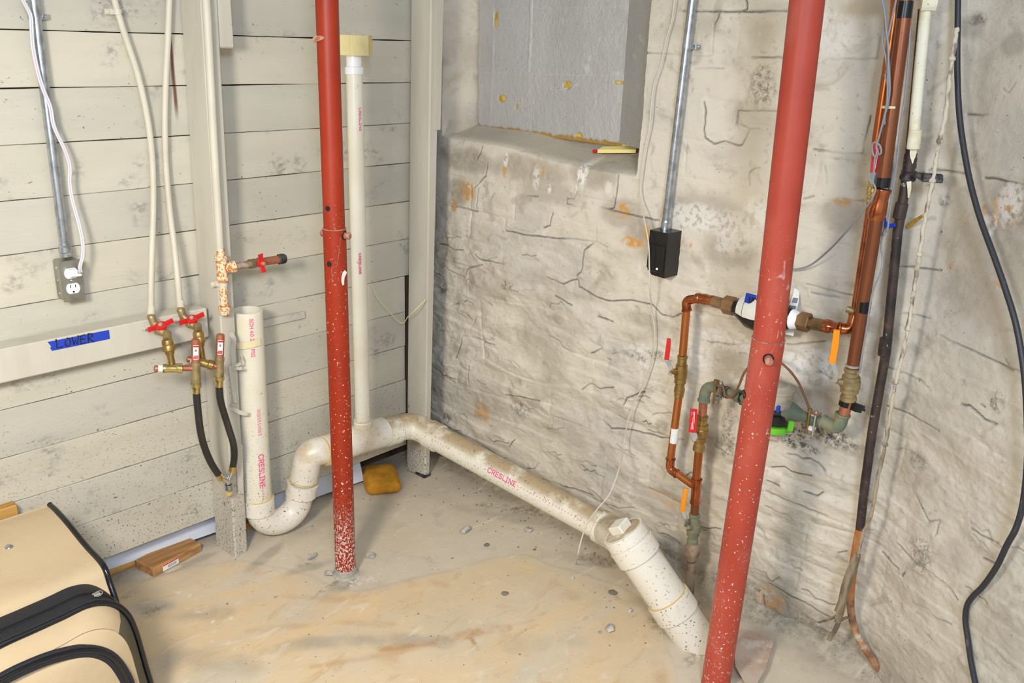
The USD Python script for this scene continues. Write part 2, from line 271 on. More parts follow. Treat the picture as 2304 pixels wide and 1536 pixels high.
def tube(pts, r, n=16):
    p = np.asarray(pts, float); t, a, b = frames(p); r = np.broadcast_to(r, (len(p),))
    ang = np.arange(n) * 2 * np.pi / n
    v = p[:, None] + r[:, None, None] * (np.cos(ang)[None, :, None] * a[:, None] + np.sin(ang)[None, :, None] * b[:, None])
    v = v.reshape(-1, 3); f = []
    i, j = np.meshgrid(np.arange(len(p) - 1), np.arange(n), indexing='ij')
    q = np.stack([i * n + j, i * n + (j + 1) % n, (i + 1) * n + (j + 1) % n, (i + 1) * n + j], -1).reshape(-1, 4)
    f = np.vstack([q[:, [0, 1, 2]], q[:, [0, 2, 3]]])
    k = len(v); v = np.vstack([v, p[:1], p[-1:]]); jj = np.arange(n); e = (len(p) - 1) * n
    f = np.vstack([f, np.stack([np.full(n, k), (jj + 1) % n, jj], 1), np.stack([np.full(n, k + 1), e + jj, e + (jj + 1) % n], 1)])
    return tm(v, f)
def arc_corner(pts, rad, n=8):
    """A polyline whose inner corners are rounded with the given radius."""
    p = [np.asarray(x, float) for x in pts]; out = [p[0]]
    for i in range(1, len(p) - 1):
        u, w = unit(p[i - 1] - p[i]), unit(p[i + 1] - p[i])
        ang = math.acos(np.clip(u @ w, -1, 1)); k = min(rad / math.tan(ang / 2), 0.49 * np.linalg.norm(p[i] - p[i - 1]), 0.49 * np.linalg.norm(p[i + 1] - p[i]))
        a, c = p[i] + u * k, p[i] + w * k
        for t in np.linspace(0, 1, n): out.append((1 - t) ** 2 * a + 2 * t * (1 - t) * p[i] + t * t * c)
    out.append(p[-1]); return np.array(out)
def turned(a, d, prof, n=24, phase=0.0):
    """A lathe from a along d; prof = (distance along d, radius) pairs."""
    a, d = np.asarray(a, float), unit(d); h = np.array([0, 0, 1.0]) if abs(d[2]) < 0.9 else np.array([1.0, 0, 0])
    u = unit(np.cross(d, h)); w = np.cross(d, u); ang = np.arange(n) * 2 * np.pi / n + phase
    prof = list(prof)
    if prof[0][1] > 1e-6: prof = [(prof[0][0], 1e-6)] + prof
    if prof[-1][1] > 1e-6: prof = prof + [(prof[-1][0], 1e-6)]
    v = np.vstack([a + d * s + r * (np.cos(ang)[:, None] * u + np.sin(ang)[:, None] * w) for s, r in prof])
    i, j = np.meshgrid(np.arange(len(prof) - 1), np.arange(n), indexing='ij')
    q = np.stack([i * n + j, i * n + (j + 1) % n, (i + 1) * n + (j + 1) % n, (i + 1) * n + j], -1).reshape(-1, 4)
    return tm(v, np.vstack([q[:, [0, 1, 2]], q[:, [0, 2, 3]]]))
def rod(a, b, r, n=20, bev=0.0008):
    L = np.linalg.norm(np.subtract(b, a)); return turned(a, np.subtract(b, a), [(0, r - bev), (bev, r), (L - bev, r), (L, r - bev)], n)
def hexrod(a, b, r, phase=0.0):
    L = np.linalg.norm(np.subtract(b, a)); return turned(a, np.subtract(b, a), [(0, r * 0.9), (r * 0.1, r), (L - r * 0.1, r), (L, r * 0.9)], 6, phase)
def hull(pts): return trimesh.convex.convex_hull(np.asarray(pts, float))
def rbox(c, size, bev=0.002, axes=None):
    s = np.asarray(size, float) / 2; bev = min(bev, s.min() * 0.8); P = []
    for sx in (-1, 1):
        for sy in (-1, 1):
            for sz in (-1, 1):
                for k in range(3):
                    e = s.copy(); e -= bev; e[k] += bev; P.append(e * (sx, sy, sz))
    P = np.array(P)
    if axes is not None: P = P @ np.array([unit(a) for a in axes])
    return hull(P + np.asarray(c, float))
def box2(lo, hi, bev=0.002):
    lo, hi = np.minimum(lo, hi), np.maximum(lo, hi); return rbox((lo + hi) / 2, hi - lo, bev)
def slab(poly, vec):
    """A planar 3-D outline extruded by vec (fan triangulation: outline seen from its middle)."""
    p = np.asarray(poly, float); n = len(p); c = p.mean(0); v = np.asarray(vec, float)
    V = np.vstack([p, p + v, c[None], (c + v)[None]]); i = np.arange(n); j = (i + 1) % n
    f = np.vstack([np.stack([i, j, j + n], 1), np.stack([i, j + n, i + n], 1), np.stack([np.full(n, 2 * n), j, i], 1), np.stack([np.full(n, 2 * n + 1), i + n, j + n], 1)])
    m = tm(V, f)
    if m.volume < 0: m.invert()
    return m
def ribbon(pts, wdir, w, t):
    """A flat bar following pts: width w along wdir, thickness t."""
    p = np.asarray(pts, float); tg = np.gradient(p, axis=0); tg /= np.linalg.norm(tg, axis=1, keepdims=True)
    wd = np.asarray(wdir, float); wd = np.broadcast_to(wd, p.shape); wd = wd - tg * (wd * tg).sum(1, keepdims=True); wd = wd / np.linalg.norm(wd, axis=1, keepdims=True)
    nn = np.cross(tg, wd); w = np.broadcast_to(w, (len(p),))[:, None] / 2; t = np.broadcast_to(t, (len(p),))[:, None] / 2
    b = 0.25
    C = [p + wd * w * (1 - b * 0.3) + nn * t, p - wd * w * (1 - b * 0.3) + nn * t, p - wd * w + nn * t * (1 - b), p - wd * w - nn * t * (1 - b), p - wd * w * (1 - b * 0.3) - nn * t, p + wd * w * (1 - b * 0.3) - nn * t, p + wd * w - nn * t * (1 - b), p + wd * w + nn * t * (1 - b)]
    V = np.stack(C, 1).reshape(-1, 3); n = 8
    i, j = np.meshgrid(np.arange(len(p) - 1), np.arange(n), indexing='ij')
    q = np.stack([i * n + j, i * n + (j + 1) % n, (i + 1) * n + (j + 1) % n, (i + 1) * n + j], -1).reshape(-1, 4)
    f = np.vstack([q[:, [0, 1, 2]], q[:, [0, 2, 3]]]); e = (len(p) - 1) * n
    f = np.vstack([f, [[0, k + 1, k] for k in range(1, n - 1)], [[e, e + k, e + k + 1] for k in range(1, n - 1)]])
    m = tm(V, f)
    if m.volume < 0: m.invert()
    return m
def rock(c, r, flat=0.6, seed=0):
    g = trimesh.creation.icosphere(2); v = g.vertices.copy(); n = meshkit.fbm(v * 1.6 + seed * 7.3, 3, seed)
    rs = np.random.RandomState(seed); dirs = rs.randn(7, 3); dirs /= np.linalg.norm(dirs, axis=1)[:, None]
    for d in dirs:
        k = v @ d; cut = 0.62; v = v - np.where(k > cut, k - cut, 0)[:, None] * d
    v = v * (0.8 + 0.5 * n)[:, None] * np.asarray(r) ; v[:, 2] *= flat
    v[:, 2] -= v[:, 2].min(); return tm(v + np.asarray(c, float) - (0, 0, 0.001), g.faces)
def text_on(text, h, origin, xdir, normal, depth=0.0004, bold=False):
    t = meshkit.text_mesh(text, h, depth, bold); x = unit(xdir); n = unit(normal); y = np.cross(n, x)
    return tm(np.asarray(origin) + t.vertices @ np.array([x, y, n]), t.faces)
def text_round(text, h, a, d, r, side, depth=0.0004, bold=False, stretch=1.0):
    """Lettering laid on a pipe from point a on its axis along d, on the side given."""
    t = meshkit.text_mesh(text, h, depth, bold); d = unit(d); s = np.asarray(side, float); s = unit(s - d * (s @ d)); b = np.cross(s, d)
    v = t.vertices; th = (v[:, 1] - h / 2) / r; rr = r + v[:, 2] + 0.0003
    return tm(np.asarray(a) + d * v[:, :1] * stretch + rr[:, None] * (np.cos(th)[:, None] * s + np.sin(th)[:, None] * b), t.faces)
def strokes(lines, r, fn, n=6):
    return merge(*[tube(np.array([fn(*q) for q in (spline([(x, y, 0) for x, y in l], 5)[:, :2] if len(l) > 2 else l)]), r, n) for l in lines])

# ------------------------------------------------------------------ scene bookkeeping
LOC, COUNT = {}, {}
def numbered(parent, name):
    k = (parent, name); COUNT[k] = COUNT.get(k, -1) + 1
    return parent + '/' + (name if COUNT[k] == 0 else f'{name}_{COUNT[k]:03d}')
def tag(prim, label=None, cat=None, group=None, kind=None):
    for k, v in (('label', label), ('category', cat), ('group', group), ('kind', kind)):
        if v: prim.SetCustomDataByKey(k, v)
def thing(name, label=None, cat=None, loc=(0, 0, 0), group=None, kind=None):
    path = numbered('/World', name); x = UsdGeom.Xform.Define(stage, path); x.AddTranslateOp().Set(Gf.Vec3d(*map(float, loc)))
    LOC[path] = np.asarray(loc, float); tag(x.GetPrim(), label, cat, group, kind); return path
def obj(name, mesh, mat, parent='/World', smooth=32, label=None, cat=None, group=None, kind=None, loc=None):
    path = numbered(parent, name); top = parent == '/World'
    o = LOC.get(parent, np.zeros(3))
    if top:
        b = mesh.bounds; o = np.array([*b.mean(0)[:2], b[0][2]]) if loc is None else np.asarray(loc, float)
    v = np.asarray(mesh.vertices) - o
    g = usdkit.mesh(stage, path, tm(v, mesh.faces), mat, smooth=smooth)
    if top: g.AddTranslateOp().Set(Gf.Vec3d(*map(float, o)))
    LOC[path] = o; tag(g.GetPrim(), label, cat, group, kind); return path
def gridmesh(path, v, f, n, mat, prim=None, kind=None):
    used = np.unique(f); re = np.full(len(v), -1); re[used] = np.arange(len(used)); f = re[f]
    m = UsdGeom.Mesh.Define(stage, path)
    m.CreatePointsAttr(Vt.Vec3fArray.FromNumpy(v[used].astype(np.float32))); m.CreateFaceVertexCountsAttr(Vt.IntArray.FromNumpy(np.full(len(f), 3, np.int32)))
    m.CreateFaceVertexIndicesAttr(Vt.IntArray.FromNumpy(f.astype(np.int32).ravel())); m.CreateSubdivisionSchemeAttr('none')
    m.CreateNormalsAttr(Vt.Vec3fArray.FromNumpy(n[used].astype(np.float32))); m.SetNormalsInterpolation('vertex')
    for k, c in (prim or {}).items():
        UsdGeom.PrimvarsAPI(m).CreatePrimvar(k, Sdf.ValueTypeNames.Color3fArray, 'vertex').Set(Vt.Vec3fArray.FromNumpy(c[used].astype(np.float32)))
    from pxr import UsdShade
    UsdShade.MaterialBindingAPI.Apply(m.GetPrim()).Bind(mat)
    if kind: tag(m.GetPrim(), kind=kind)
    return m
def gridfaces(nu, nv):
    i, j = np.meshgrid(np.arange(nu - 1), np.arange(nv - 1), indexing='ij')
    a = i * nv + j; q = np.stack([a, a + nv, a + nv + 1, a + 1], -1).reshape(-1, 4)
    return np.vstack([q[:, [0, 1, 2]], q[:, [0, 2, 3]]]), q
def vnormals(v, f):
    n = np.zeros_like(v); c = np.cross(v[f[:, 1]] - v[f[:, 0]], v[f[:, 2]] - v[f[:, 0]])
    for k in range(3): np.add.at(n, f[:, k], c)
    return n / (np.linalg.norm(n, axis=1, keepdims=True) + 1e-12)
def fbm2(a, b, sa, sb, o=4, seed=0): return meshkit.fbm(np.stack([a * sa, b * sb, np.full_like(a, 0.37 + seed)], -1), o, seed)
def seg_dist(px, py, poly):
    d = np.full(px.shape, 9.0)
    for (x0, y0), (x1, y1) in zip(poly[:-1], poly[1:]):
        dx, dy = x1 - x0, y1 - y0; t = np.clip(((px - x0) * dx + (py - y0) * dy) / (dx * dx + dy * dy + 1e-12), 0, 1)
        d = np.minimum(d, np.hypot(px - x0 - t * dx, py - y0 - t * dy))
    return d
def ss(x, a, b): t = np.clip((x - a) / (b - a), 0, 1); return t * t * (3 - 2 * t)


# ================================================================== SETTING
# ---- plank wall
wall = thing('wall_left', kind='structure')
JZ = [0.0995 + 0.1298 * k for k in range(17)]
XE = 1.905
for k in range(len(JZ) - 1):
    rs = np.random.RandomState(40 + k); xs = np.concatenate([np.arange(-1.6, 0.55, 0.25), np.arange(0.6, 1.89, 0.022), [(1.962 if JZ[k] > 0.72 else float(Y(913, 900, YL)[0])) - 0.004 * rs.rand()]])
    z0, z1 = JZ[k] + 0.0009, JZ[k + 1] - 0.0009
    w0 = z0 + 0.0016 * (meshkit.fbm(np.stack([xs * 7, xs * 0, xs * 0 + k], -1), 3, k) - 0.5) * 2; w1 = z1 + 0.0016 * (meshkit.fbm(np.stack([xs * 7, xs * 0 + 3, xs * 0 + k], -1), 3, k + 50) - 0.5) * 2
    dy = (rs.rand() - 0.5) * 0.004; bow = 0.0015 * np.sin(xs * 3 + k)
    b = 0.0013; ring = []
    for zz, yy in ((w0 + b, 0), (w1 - b, 0), (w1, b), (w1, 0.019), (w0, 0.019), (w0, b)):
        ring.append(np.stack([xs, YL + dy + bow + yy, zz], -1))
    V = np.stack(ring, 1).reshape(-1, 3); n = 6
    i, j = np.meshgrid(np.arange(len(xs) - 1), np.arange(n), indexing='ij')
    q = np.stack([i * n + j, i * n + (j + 1) % n, (i + 1) * n + (j + 1) % n, (i + 1) * n + j], -1).reshape(-1, 4)
    f = np.vstack([q[:, [0, 1, 2]], q[:, [0, 2, 3]]]); e = (len(xs) - 1) * n
    f = np.vstack([f, [[0, a + 1, a] for a in range(1, 5)], [[e, e + a, e + a + 1] for a in range(1, 5)]])
    g = tm(V, f)
    if g.volume < 0: g.invert()
    obj('plank', g, PLANK[k % 4], wall)
obj('backing', box2((-1.6, YL + 0.03, 0.10), (1.962, YL + 0.06, CEIL), 0.001), BACKING, wall)
obj('upper_boarding', box2((-1.6, YL + 0.0, JZ[-1]), (2.1, YL + 0.03, CEIL), 0.001), PLANK[0], wall)
obj('foundation_strip', box2((-1.6, YL + 0.12, -0.02), (2.02, YL + 0.2, 0.14), 0.001), BACKING, wall)

# ---- stone wall and the wall that turns off it at the right: one developed surface, cut into stones
du = 0.0027
segA = 1.80; turn = math.acos(DR @ np.array([0, -1.0])); RAD = 0.16; tl = RAD * math.tan(turn / 2)
us = np.arange(0, segA - tl + RAD * turn + 0.98, du)
START = np.array([XS, P0[1] + segA])
def path2(s):
    """Point and inward normal of the walls' foot line at arc length s from the corner by the post."""
    s = np.asarray(s, float); pos = np.zeros((*s.shape, 2)); nor = np.zeros((*s.shape, 2))
    a = segA - tl; L2 = RAD * turn
    th = np.clip((s - a) / RAD, 0, turn); dirx, diry = -np.sin(th), -np.cos(th)
    base = START + np.stack([np.zeros_like(s), -np.minimum(s, a)], -1)
    arcp = np.stack([-RAD * (1 - np.cos(th)), -RAD * np.sin(th)], -1)
    rest = np.maximum(s - a - L2, 0)
    pos = base + arcp + np.stack([dirx, diry], -1) * rest[..., None]
    nor = np.stack([diry, -dirx], -1)
    return pos, nor
vs = np.arange(-0.03, 1.80, du)
U, V = np.meshgrid(us, vs, indexing='ij')
def uv_stone(px, py): p = X(px, py, XS); return START[1] - p[1], p[2]
def uv_right(px, py):
    p = R(px, py); s = (p[:2] - P0) @ DR; return segA + s - 2 * tl + RAD * turn, p[2]
SPLIT = segA - tl + RAD * turn * 0.5
low = ss(V, 1.15, 0.75); right = ss(U, SPLIT - 0.05, SPLIT + 0.10)
wu, wv_ = fbm2(U, V, 3.1, 3.1, 3, 11) - 0.5, fbm2(U, V, 3.1, 3.1, 3, 12) - 0.5
H = 0.022 * (fbm2(U, V, 2.2, 2.6, 3, 1) - 0.5) + 0.012 * (fbm2(U, V, 6, 9, 4, 2) - 0.5)
H += (0.006 + 0.009 * low * (1 - 0.4 * right)) * (fbm2(U + 0.3 * wv_, V, 9, 18, 4, 3) - 0.5) + 0.006 * low * np.abs(fbm2(U + .2 * wu, V, 13, 20, 4, 8) - 0.5) * 2
led = np.mod((V + 0.10 * wv_ + 0.05 * wu) / 0.062 + 1.4 * fbm2(U, V, 2.5, 4, 2, 4), 1.0)
ledm = low * ss(fbm2(U, V, 5, 7, 3, 5), 0.46, 0.62) * (1 - 0.5 * right)
H += 0.0055 * ledm * (ss(led, 0.0, 0.85) - 1.2 * ss(led, 0.85, 1.0))
H += (0.0030 + 0.0075 * low * ss(fbm2(U, V, 4, 6, 3, 7), .40, .6)) * (fbm2(U + .02 * wv_, V, 30, 48, 5, 6) - 0.5)
# stones: rows with staggered joints, warped
rows = [-0.05, 0.10, 0.215, 0.33, 0.435, 0.55, 0.665, 0.775, 0.88, 0.985, 1.09, 1.195, 1.30, 1.41, 1.52, 1.63, 1.74, 1.86]
seeds = []; rs = np.random.RandomState(3)
for k in range(len(rows) - 1):
    u = -rs.rand() * 0.25
    while u < us[-1] + 0.1:
        w = (0.20 + 0.20 * rs.rand()) if rows[k] > 0.95 else (0.15 + 0.20 * rs.rand())
        seeds.append((k, u, u + w)); u += w
Uw = U + 0.06 * wv_ + 0.012 * (fbm2(U, V, 14, 14, 3, 21) - 0.5); Vw = V + (0.05 + 0.10 * low) * wu + 0.012 * (fbm2(U, V, 14, 14, 3, 22) - 0.5)
lab = np.zeros(U.shape, int); edge = np.full(U.shape, 1.0)
for k in range(len(rows) - 1):
    inrow = (Vw >= rows[k]) & (Vw < rows[k + 1])
    dz = np.minimum(np.abs(Vw - rows[k]), np.abs(Vw - rows[k + 1]))
    for si, (kk, a, b) in enumerate(seeds):
        if kk != k: continue
        mk = inrow & (Uw >= a) & (Uw < b); lab[mk] = si; edge[mk] = np.minimum(dz, np.minimum(Uw - a, b - Uw))[mk]
jm = ss(fbm2(U, V, 5, 6, 3, 31), 0.46, 0.66)
tint = np.random.RandomState(5).rand(len(seeds))
H += (0.006 * low + 0.0025) * (tint[lab] - 0.5) * ss(edge, 0.0, 0.035) * (1 - right)
H -= (0.0020 + 0.0016 * low) * np.exp(-(edge / 0.0045) ** 2) * jm * (1 - 0.7 * right)
H += 0.004 * low * (1 - right) * ss(edge, 0, 0.06)
# cracks measured on the wall
Z2 = lambda p: zoom(768, 0, 3, p); Z3 = lambda p: zoom(1536, 0, 3, p); Z5 = lambda p: zoom(768, 512, 3, p); Z6 = lambda p: zoom(1536, 512, 3, p); Z8 = lambda p: zoom(768, 1024, 3, p); Z9 = lambda p: zoom(1536, 1024, 3, p)
cr = [Z2(p) for p in ([(945,990),(930,1035),(910,1080)],[(985,1100),(975,1190),(930,1230),(895,1270)],[(925,1270),(915,1400)],[(675,1380),(800,1400),(920,1430)],[(1605,1170),(1585,1300),(1570,1345),(1525,1340),(1520,1375)],[(1520,1375),(1590,1395),(1680,1405)],[(1870,1180),(1855,1330),(1840,1400),(1800,1415)],[(1750,1400),(1870,1430)],[(1870,1430),(2150,1490)],[(1430,1440),(1410,1520),(1370,1536)],[(2035,355),(2160,360),(2304,370)],[(1250,1320),(1330,1330)])]
cr += [Z3(p) for p in ([(430,0),(440,60),(410,75),(385,85)],[(0,75),(250,80),(700,75)],[(250,80),(240,130),(220,160),(205,370),(190,378),(70,375)],[(470,385),(690,388)],[(980,400),(1190,400),(1310,395)],[(85,460),(280,460)],[(150,690),(160,760),(145,880),(155,930),(210,970),(290,955),(380,985),(400,980),(455,870),(400,840)],[(455,870),(520,872)],[(380,745),(370,835)],[(380,745),(630,750)],[(885,1010),(1100,1035),(1215,1035),(1240,900),(1260,790)],[(965,1120),(975,1240)],[(455,1250),(455,1160),(490,1135),(530,1130)],[(1090,1340),(1280,1365)],[(820,1340),(890,1325)],[(1330,250),(1310,390)])]
cr += [Z5(p) for p in ([(660,110),(720,120),(775,150),(830,148)],[(840,310),(860,270),(960,250)],[(915,180),(950,215),(1050,230),(1100,250)],[(700,510),(740,522),(795,508)],[(950,470),(1020,525)],[(665,690),(740,710),(790,680),(830,725),(900,740),(1040,790)],[(1400,335),(1500,380),(1580,350)],[(1590,350),(1600,400),(1680,440),(1720,470),(1800,495),(1950,490),(2090,520),(2160,590),(2230,605),(2304,575)],[(1725,0),(1722,90),(1640,150)],[(1640,150),(1620,300),(1590,320)],[(1110,20),(1300,55),(1600,80),(1720,95),(1800,130)],[(1450,455),(1560,525)],[(1730,600),(1830,635)],[(1690,850),(1760,810)],[(1830,850),(1920,830),(1970,825),(2000,850)],[(1800,880),(1830,890)],[(1630,1090),(1680,1050),(1760,1085),(1850,1070)],[(1110,1130),(1200,1130),(1350,1165)],[(1760,1300),(1830,1350),(1950,1360),(2150,1410),(2304,1430)],[(1920,1190),(1940,1140),(2050,1105)],[(1110,885),(1160,900)],[(1170,890),(1220,935)],[(870,930),(870,1080)],[(840,690),(810,790),(780,880)],[(920,600),(900,640),(870,700)],[(700,1320),(850,1400),(980,1480),(1050,1530)],[(1140,1480),(1170,1430)])]
cr += [Z6(p) for p in ([(0,590),(60,600)],[(120,560),(260,600),(440,620)],[(160,770),(300,790),(400,785)],[(700,790),(900,770),(960,765)],[(840,380),(1000,420),(1220,470)],[(870,440),(1060,470)],[(560,1430),(640,1440)])]
cr += [Z9(p) for p in ([(600,80),(690,75),(740,110),(880,130)],[(570,170),(660,205)],[(560,240),(700,300),(820,340),(970,400)],[(830,240),(920,265),(950,250)],[(600,860),(700,920),(830,985),(930,1050),(1000,1085)],[(400,1120),(560,1190),(720,1250),(830,1285),(835,1230)],[(550,940),(560,1000),(550,1060)],[(880,670),(840,690)],[(1060,650),(1120,640)])]
cr += [Z8(p) for p in ([(1260,90),(1310,90),(1330,50)],[(1360,150),(1480,200),(1560,220),(1700,270)],[(1770,310),(1880,355),(1980,350)],[(1640,100),(1670,90)])]
crr = [Z3(p) for p in ([(1930,770),(2060,770)],[(2040,1190),(2180,1215),(2304,1245)],[(1730,1140),(1900,1165)],[(2170,600),(2200,630),(2260,555)])]
crr += [Z6(p) for p in ([(1500,240),(1760,285)],[(1550,560),(1690,605)],[(1760,720),(1900,790),(2080,870),(2260,950)],[(1440,900),(1560,980),(1630,1010),(1700,1090)],[(1440,1180),(1560,1240),(1760,1365)],[(1900,1180),(1960,1190),(2060,1280),(2140,1310)],[(2030,1185),(2060,1200)])]
crr += [Z9(p) for p in ([(1480,580),(1520,640),(1600,720),(1720,780),(1850,920)],[(1370,640),(1400,680),(1490,760)],[(1960,480),(2100,560)],[(2040,680),(2120,720)],[(1600,270),(1680,430),(1750,430),(1730,520)],[(1400,1100),(1450,1130)],[(1660,1190),(1700,1230)],[(1470,1260),(1540,1330)],[(1780,830),(1880,960)],[(1510,800),(1530,770)])]
crack = np.zeros(U.shape); jit_u, jit_v = 0.008 * (fbm2(U, V, 40, 40, 3, 41) - 0.5), 0.008 * (fbm2(U, V, 40, 40, 3, 42) - 0.5)
lip = np.zeros(U.shape)
for poly, fn in [(c, uv_stone) for c in cr] + [(c, uv_right) for c in crr]:
    q = [fn(*p) for p in poly]; a = np.array(q); lo, hi = a.min(0) - 0.05, a.max(0) + 0.05
    i0, i1 = np.searchsorted(us, [lo[0], hi[0]]); j0, j1 = np.searchsorted(vs, [lo[1], hi[1]])
    if i1 <= i0 or j1 <= j0: continue
    sl = (slice(i0, i1), slice(j0, j1)); d = seg_dist(U[sl] + jit_u[sl], V[sl] + jit_v[sl], q)
    g = np.exp(-(d / 0.0019) ** 2); crack[sl] = np.maximum(crack[sl], g); lip[sl] = np.maximum(lip[sl], np.exp(-(d / 0.02) ** 2))
rc = np.random.RandomState(77)
for k in range(150):
    cu, cv = rc.rand() * us[-1], rc.rand() ** 1.2 * 1.02
    if cv > 0.62 and rc.rand() < .45: continue
    L_ = .03 + .09 * rc.rand(); n_ = 6; tt = np.linspace(-.5, .5, n_); sl_ = rc.randn() * .16; q = [(cu + t_ * L_, cv + t_ * L_ * sl_ + .0045 * rc.randn()) for t_ in tt]
    a = np.array(q); lo, hi = a.min(0) - 0.03, a.max(0) + 0.03; i0, i1 = np.searchsorted(us, [lo[0], hi[0]]); j0, j1 = np.searchsorted(vs, [lo[1], hi[1]])
    if i1 <= i0 or j1 <= j0: continue
    sl = (slice(i0, i1), slice(j0, j1)); d = seg_dist(U[sl] + jit_u[sl], V[sl] + jit_v[sl], q); amt = (.25 + .75 * rc.rand()) * (.6 if cu > SPLIT else 1.0)
    crack[sl] = np.maximum(crack[sl], amt * np.exp(-(d / 0.0017) ** 2)); below = ss(V[sl] - cv + .012, .012, -.012)
    H[sl] += .0035 * amt * np.exp(-(d / .018) ** 2) * (1 - 1.6 * below)
wide = ss(fbm2(U, V, 9, 9, 3, 44), 0.30, 0.62)
H -= 0.0065 * crack * (0.25 + 0.75 * wide); H += 0.0015 * lip
# stains and bare patches: (pixel, radius in metres, amount)
MA = np.zeros((*U.shape, 3)); MB = np.zeros((*U.shape, 3))
nzA = fbm2(U, V, 16, 16, 4, 51)
def blot(arr, ch, fn, px, py, ru, rv, amt=1.0, soft=0.55):
    c = fn(px, py); d = np.hypot((U - c[0]) / ru, (V - c[1]) / rv) + 0.9 * (nzA - 0.5)
    arr[..., ch] = np.maximum(arr[..., ch], amt * ss(d, 1.0, 1.0 - soft))
for b in ((1050,360,.16,.05,.75),(1200,385,.22,.06,.7),(1330,395,.13,.05,.65),(1030,430,.07,.06,.8),(1240,430,.2,.05,.45),(1400,480,.10,.06,.55),(1440,520,.08,.06,.7),(1600,480,.16,.07,.55),(1640,560,.12,.06,.6),(1900,490,.10,.05,.55),(1100,910,.09,.08,.45),(1250,720,.2,.12,.3),(1100,640,.16,.08,.35),(1490,960,.03,.04,1),(1600,1000,.04,.06,.7),(1820,900,.12,.08,.6),(1790,870,.10,.03,.7),(1450,720,.12,.03,.5),(1750,1330,.09,.07,.6),(1500,1130,.14,.09,.45),(1700,730,.1,.04,.4),(1640,830,.08,.1,.5)): blot(MA, 0, uv_stone, *b)
for b in ((1050,430,.05,.05,.8),(1020,460,.03,.03,.7),(1133,385,.012,.03,.9),(1220,385,.01,.03,.9),(1405,467,.03,.016,1),(1425,545,.06,.022,1),(1455,530,.02,.04,.9),(1548,549,.022,.014,1),(1500,470,.02,.03,.7),(1900,455,.035,.015,.7),(1400,475,.05,.03,.4),(1090,930,.05,.05,.6),(1500,1120,.08,.03,.4),(1740,1350,.05,.05,.6)): blot(MA, 1, uv_stone, *b)
for b in ((1136,360,.014,.03,.9),(1205,400,.02,.05,.7),(1310,390,.03,.05,1),(1235,425,.01,.02,.9),(1370,420,.02,.03,.7),(1570,490,.12,.05,.7),(1660,520,.10,.08,.6),(1700,480,.05,.06,.8),(1290,425,.03,.02,.6),(1480,610,.1,.05,.5),(1870,80,.08,.08,.5),(1560,800,.1,.05,.6),(1640,760,.12,.05,.5),(1840,830,.12,.06,.8),(1450,800,.1,.05,.5),(1700,870,.1,.04,.6)): blot(MB, 0, uv_stone, *b)
for b in ((1720,200,.05,.06,.6),(1780,960,.10,.05,1),(1850,970,.12,.035,1),(1880,990,.12,.03,.7),(1800,1000,.08,.02,1),(1640,1000,.05,.05,.6),(1140,640,.04,.025,.7),(1170,920,.06,.04,.5),(1640,960,.03,.09,.5),(1000,650,.03,.03,.7),(1010,940,.04,.03,.8),(1480,800,.06,.02,.6),(1430,800,.07,.02,.6)): blot(MB, 1, uv_stone, *b)
for b in ((2270,460,.09,.07,1),(2230,560,.12,.10,.5),(2190,650,.10,.10,.5),(2230,700,.10,.08,.4),(2150,540,.06,.06,.35),(2280,780,.08,.06,.35),(2280,100,.04,.03,.6),(2200,60,.04,.04,.6),(2150,1250,.06,.06,.3),(2250,1400,.1,.1,.3)): blot(MA, 0, uv_right, *b)
for b in ((2260,470,.06,.04,.9),(2215,470,.02,.02,.8),(2245,640,.02,.01,.8),(2140,600,.008,.012,.8)): blot(MA, 1, uv_right, *b)
for b in ((2270,450,.05,.06,.9),(2225,500,.03,.03,.8)): blot(MB, 0, uv_right, *b)
for b in ((2210,45,.03,.02,.7),(2110,400,.03,.03,.5),(2130,450,.02,.02,.5),(2070,1030,.05,.03,.5),(2080,1240,.05,.05,.6),(2250,900,.03,.03,.6)): blot(MB, 1, uv_right, *b)
# dirt splash where wall meets floor
MA[..., 0] = np.maximum(MA[..., 0], 0.75 * ss(V + 0.10 * (nzA - 0.5), 0.16, 0.02)); MB[..., 1] = np.maximum(MB[..., 1], 0.6 * ss(V + 0.22 * (nzA - 0.5), 0.10, -0.03) * (1 - 0.5 * right))
MA[..., 2] = crack * (0.15 + 0.85 * wide); MB[..., 2] = right  # last channel greys the right wall a touch to lower its brightness
# window opening: sill slopes up into the recess, splayed jamb beside the post
rec = 0.17; yy = START[1] - U
sillz = 1.178 + 0.012 * (fbm2(U, V, 7, 7, 3, 61) - 0.5) + 0.030 * ss(yy, 1.70, 2.15)
dep = ss(V, sillz, sillz + 0.058) ** 0.8 * ss(yy, 2.352, 2.318) * ss(yy, 1.508, 1.516)
dep = np.clip(dep, 0, 1); H = H * (1 - 0.6 * ss(dep, 0, 0.2)) - rec * dep
MA[..., 0] = np.maximum(MA[..., 0], 0.45 * ss(dep, 0.02, 0.25) * ss(V, 1.30, 1.22))
pos, nor = path2(U)
W = np.stack([pos[..., 0] + nor[..., 0] * H, pos[..., 1] + nor[..., 1] * H, V], -1).reshape(-1, 3)
f3, q4 = gridfaces(len(us), len(vs)); f3 = f3[:, ::-1]
NRM = vnormals(W, f3)
if (NRM[:len(vs) * 50].mean(0))[0] > 0: f3 = f3[:, ::-1]; NRM = -NRM
MA = MA.reshape(-1, 3); MB = MB.reshape(-1, 3)
labf = lab.reshape(-1)[f3[:, 0]]; isr = U.reshape(-1)[f3[:, 0]] > SPLIT
wb = thing('wall_back', kind='structure'); wr = thing('wall_right', kind='structure')
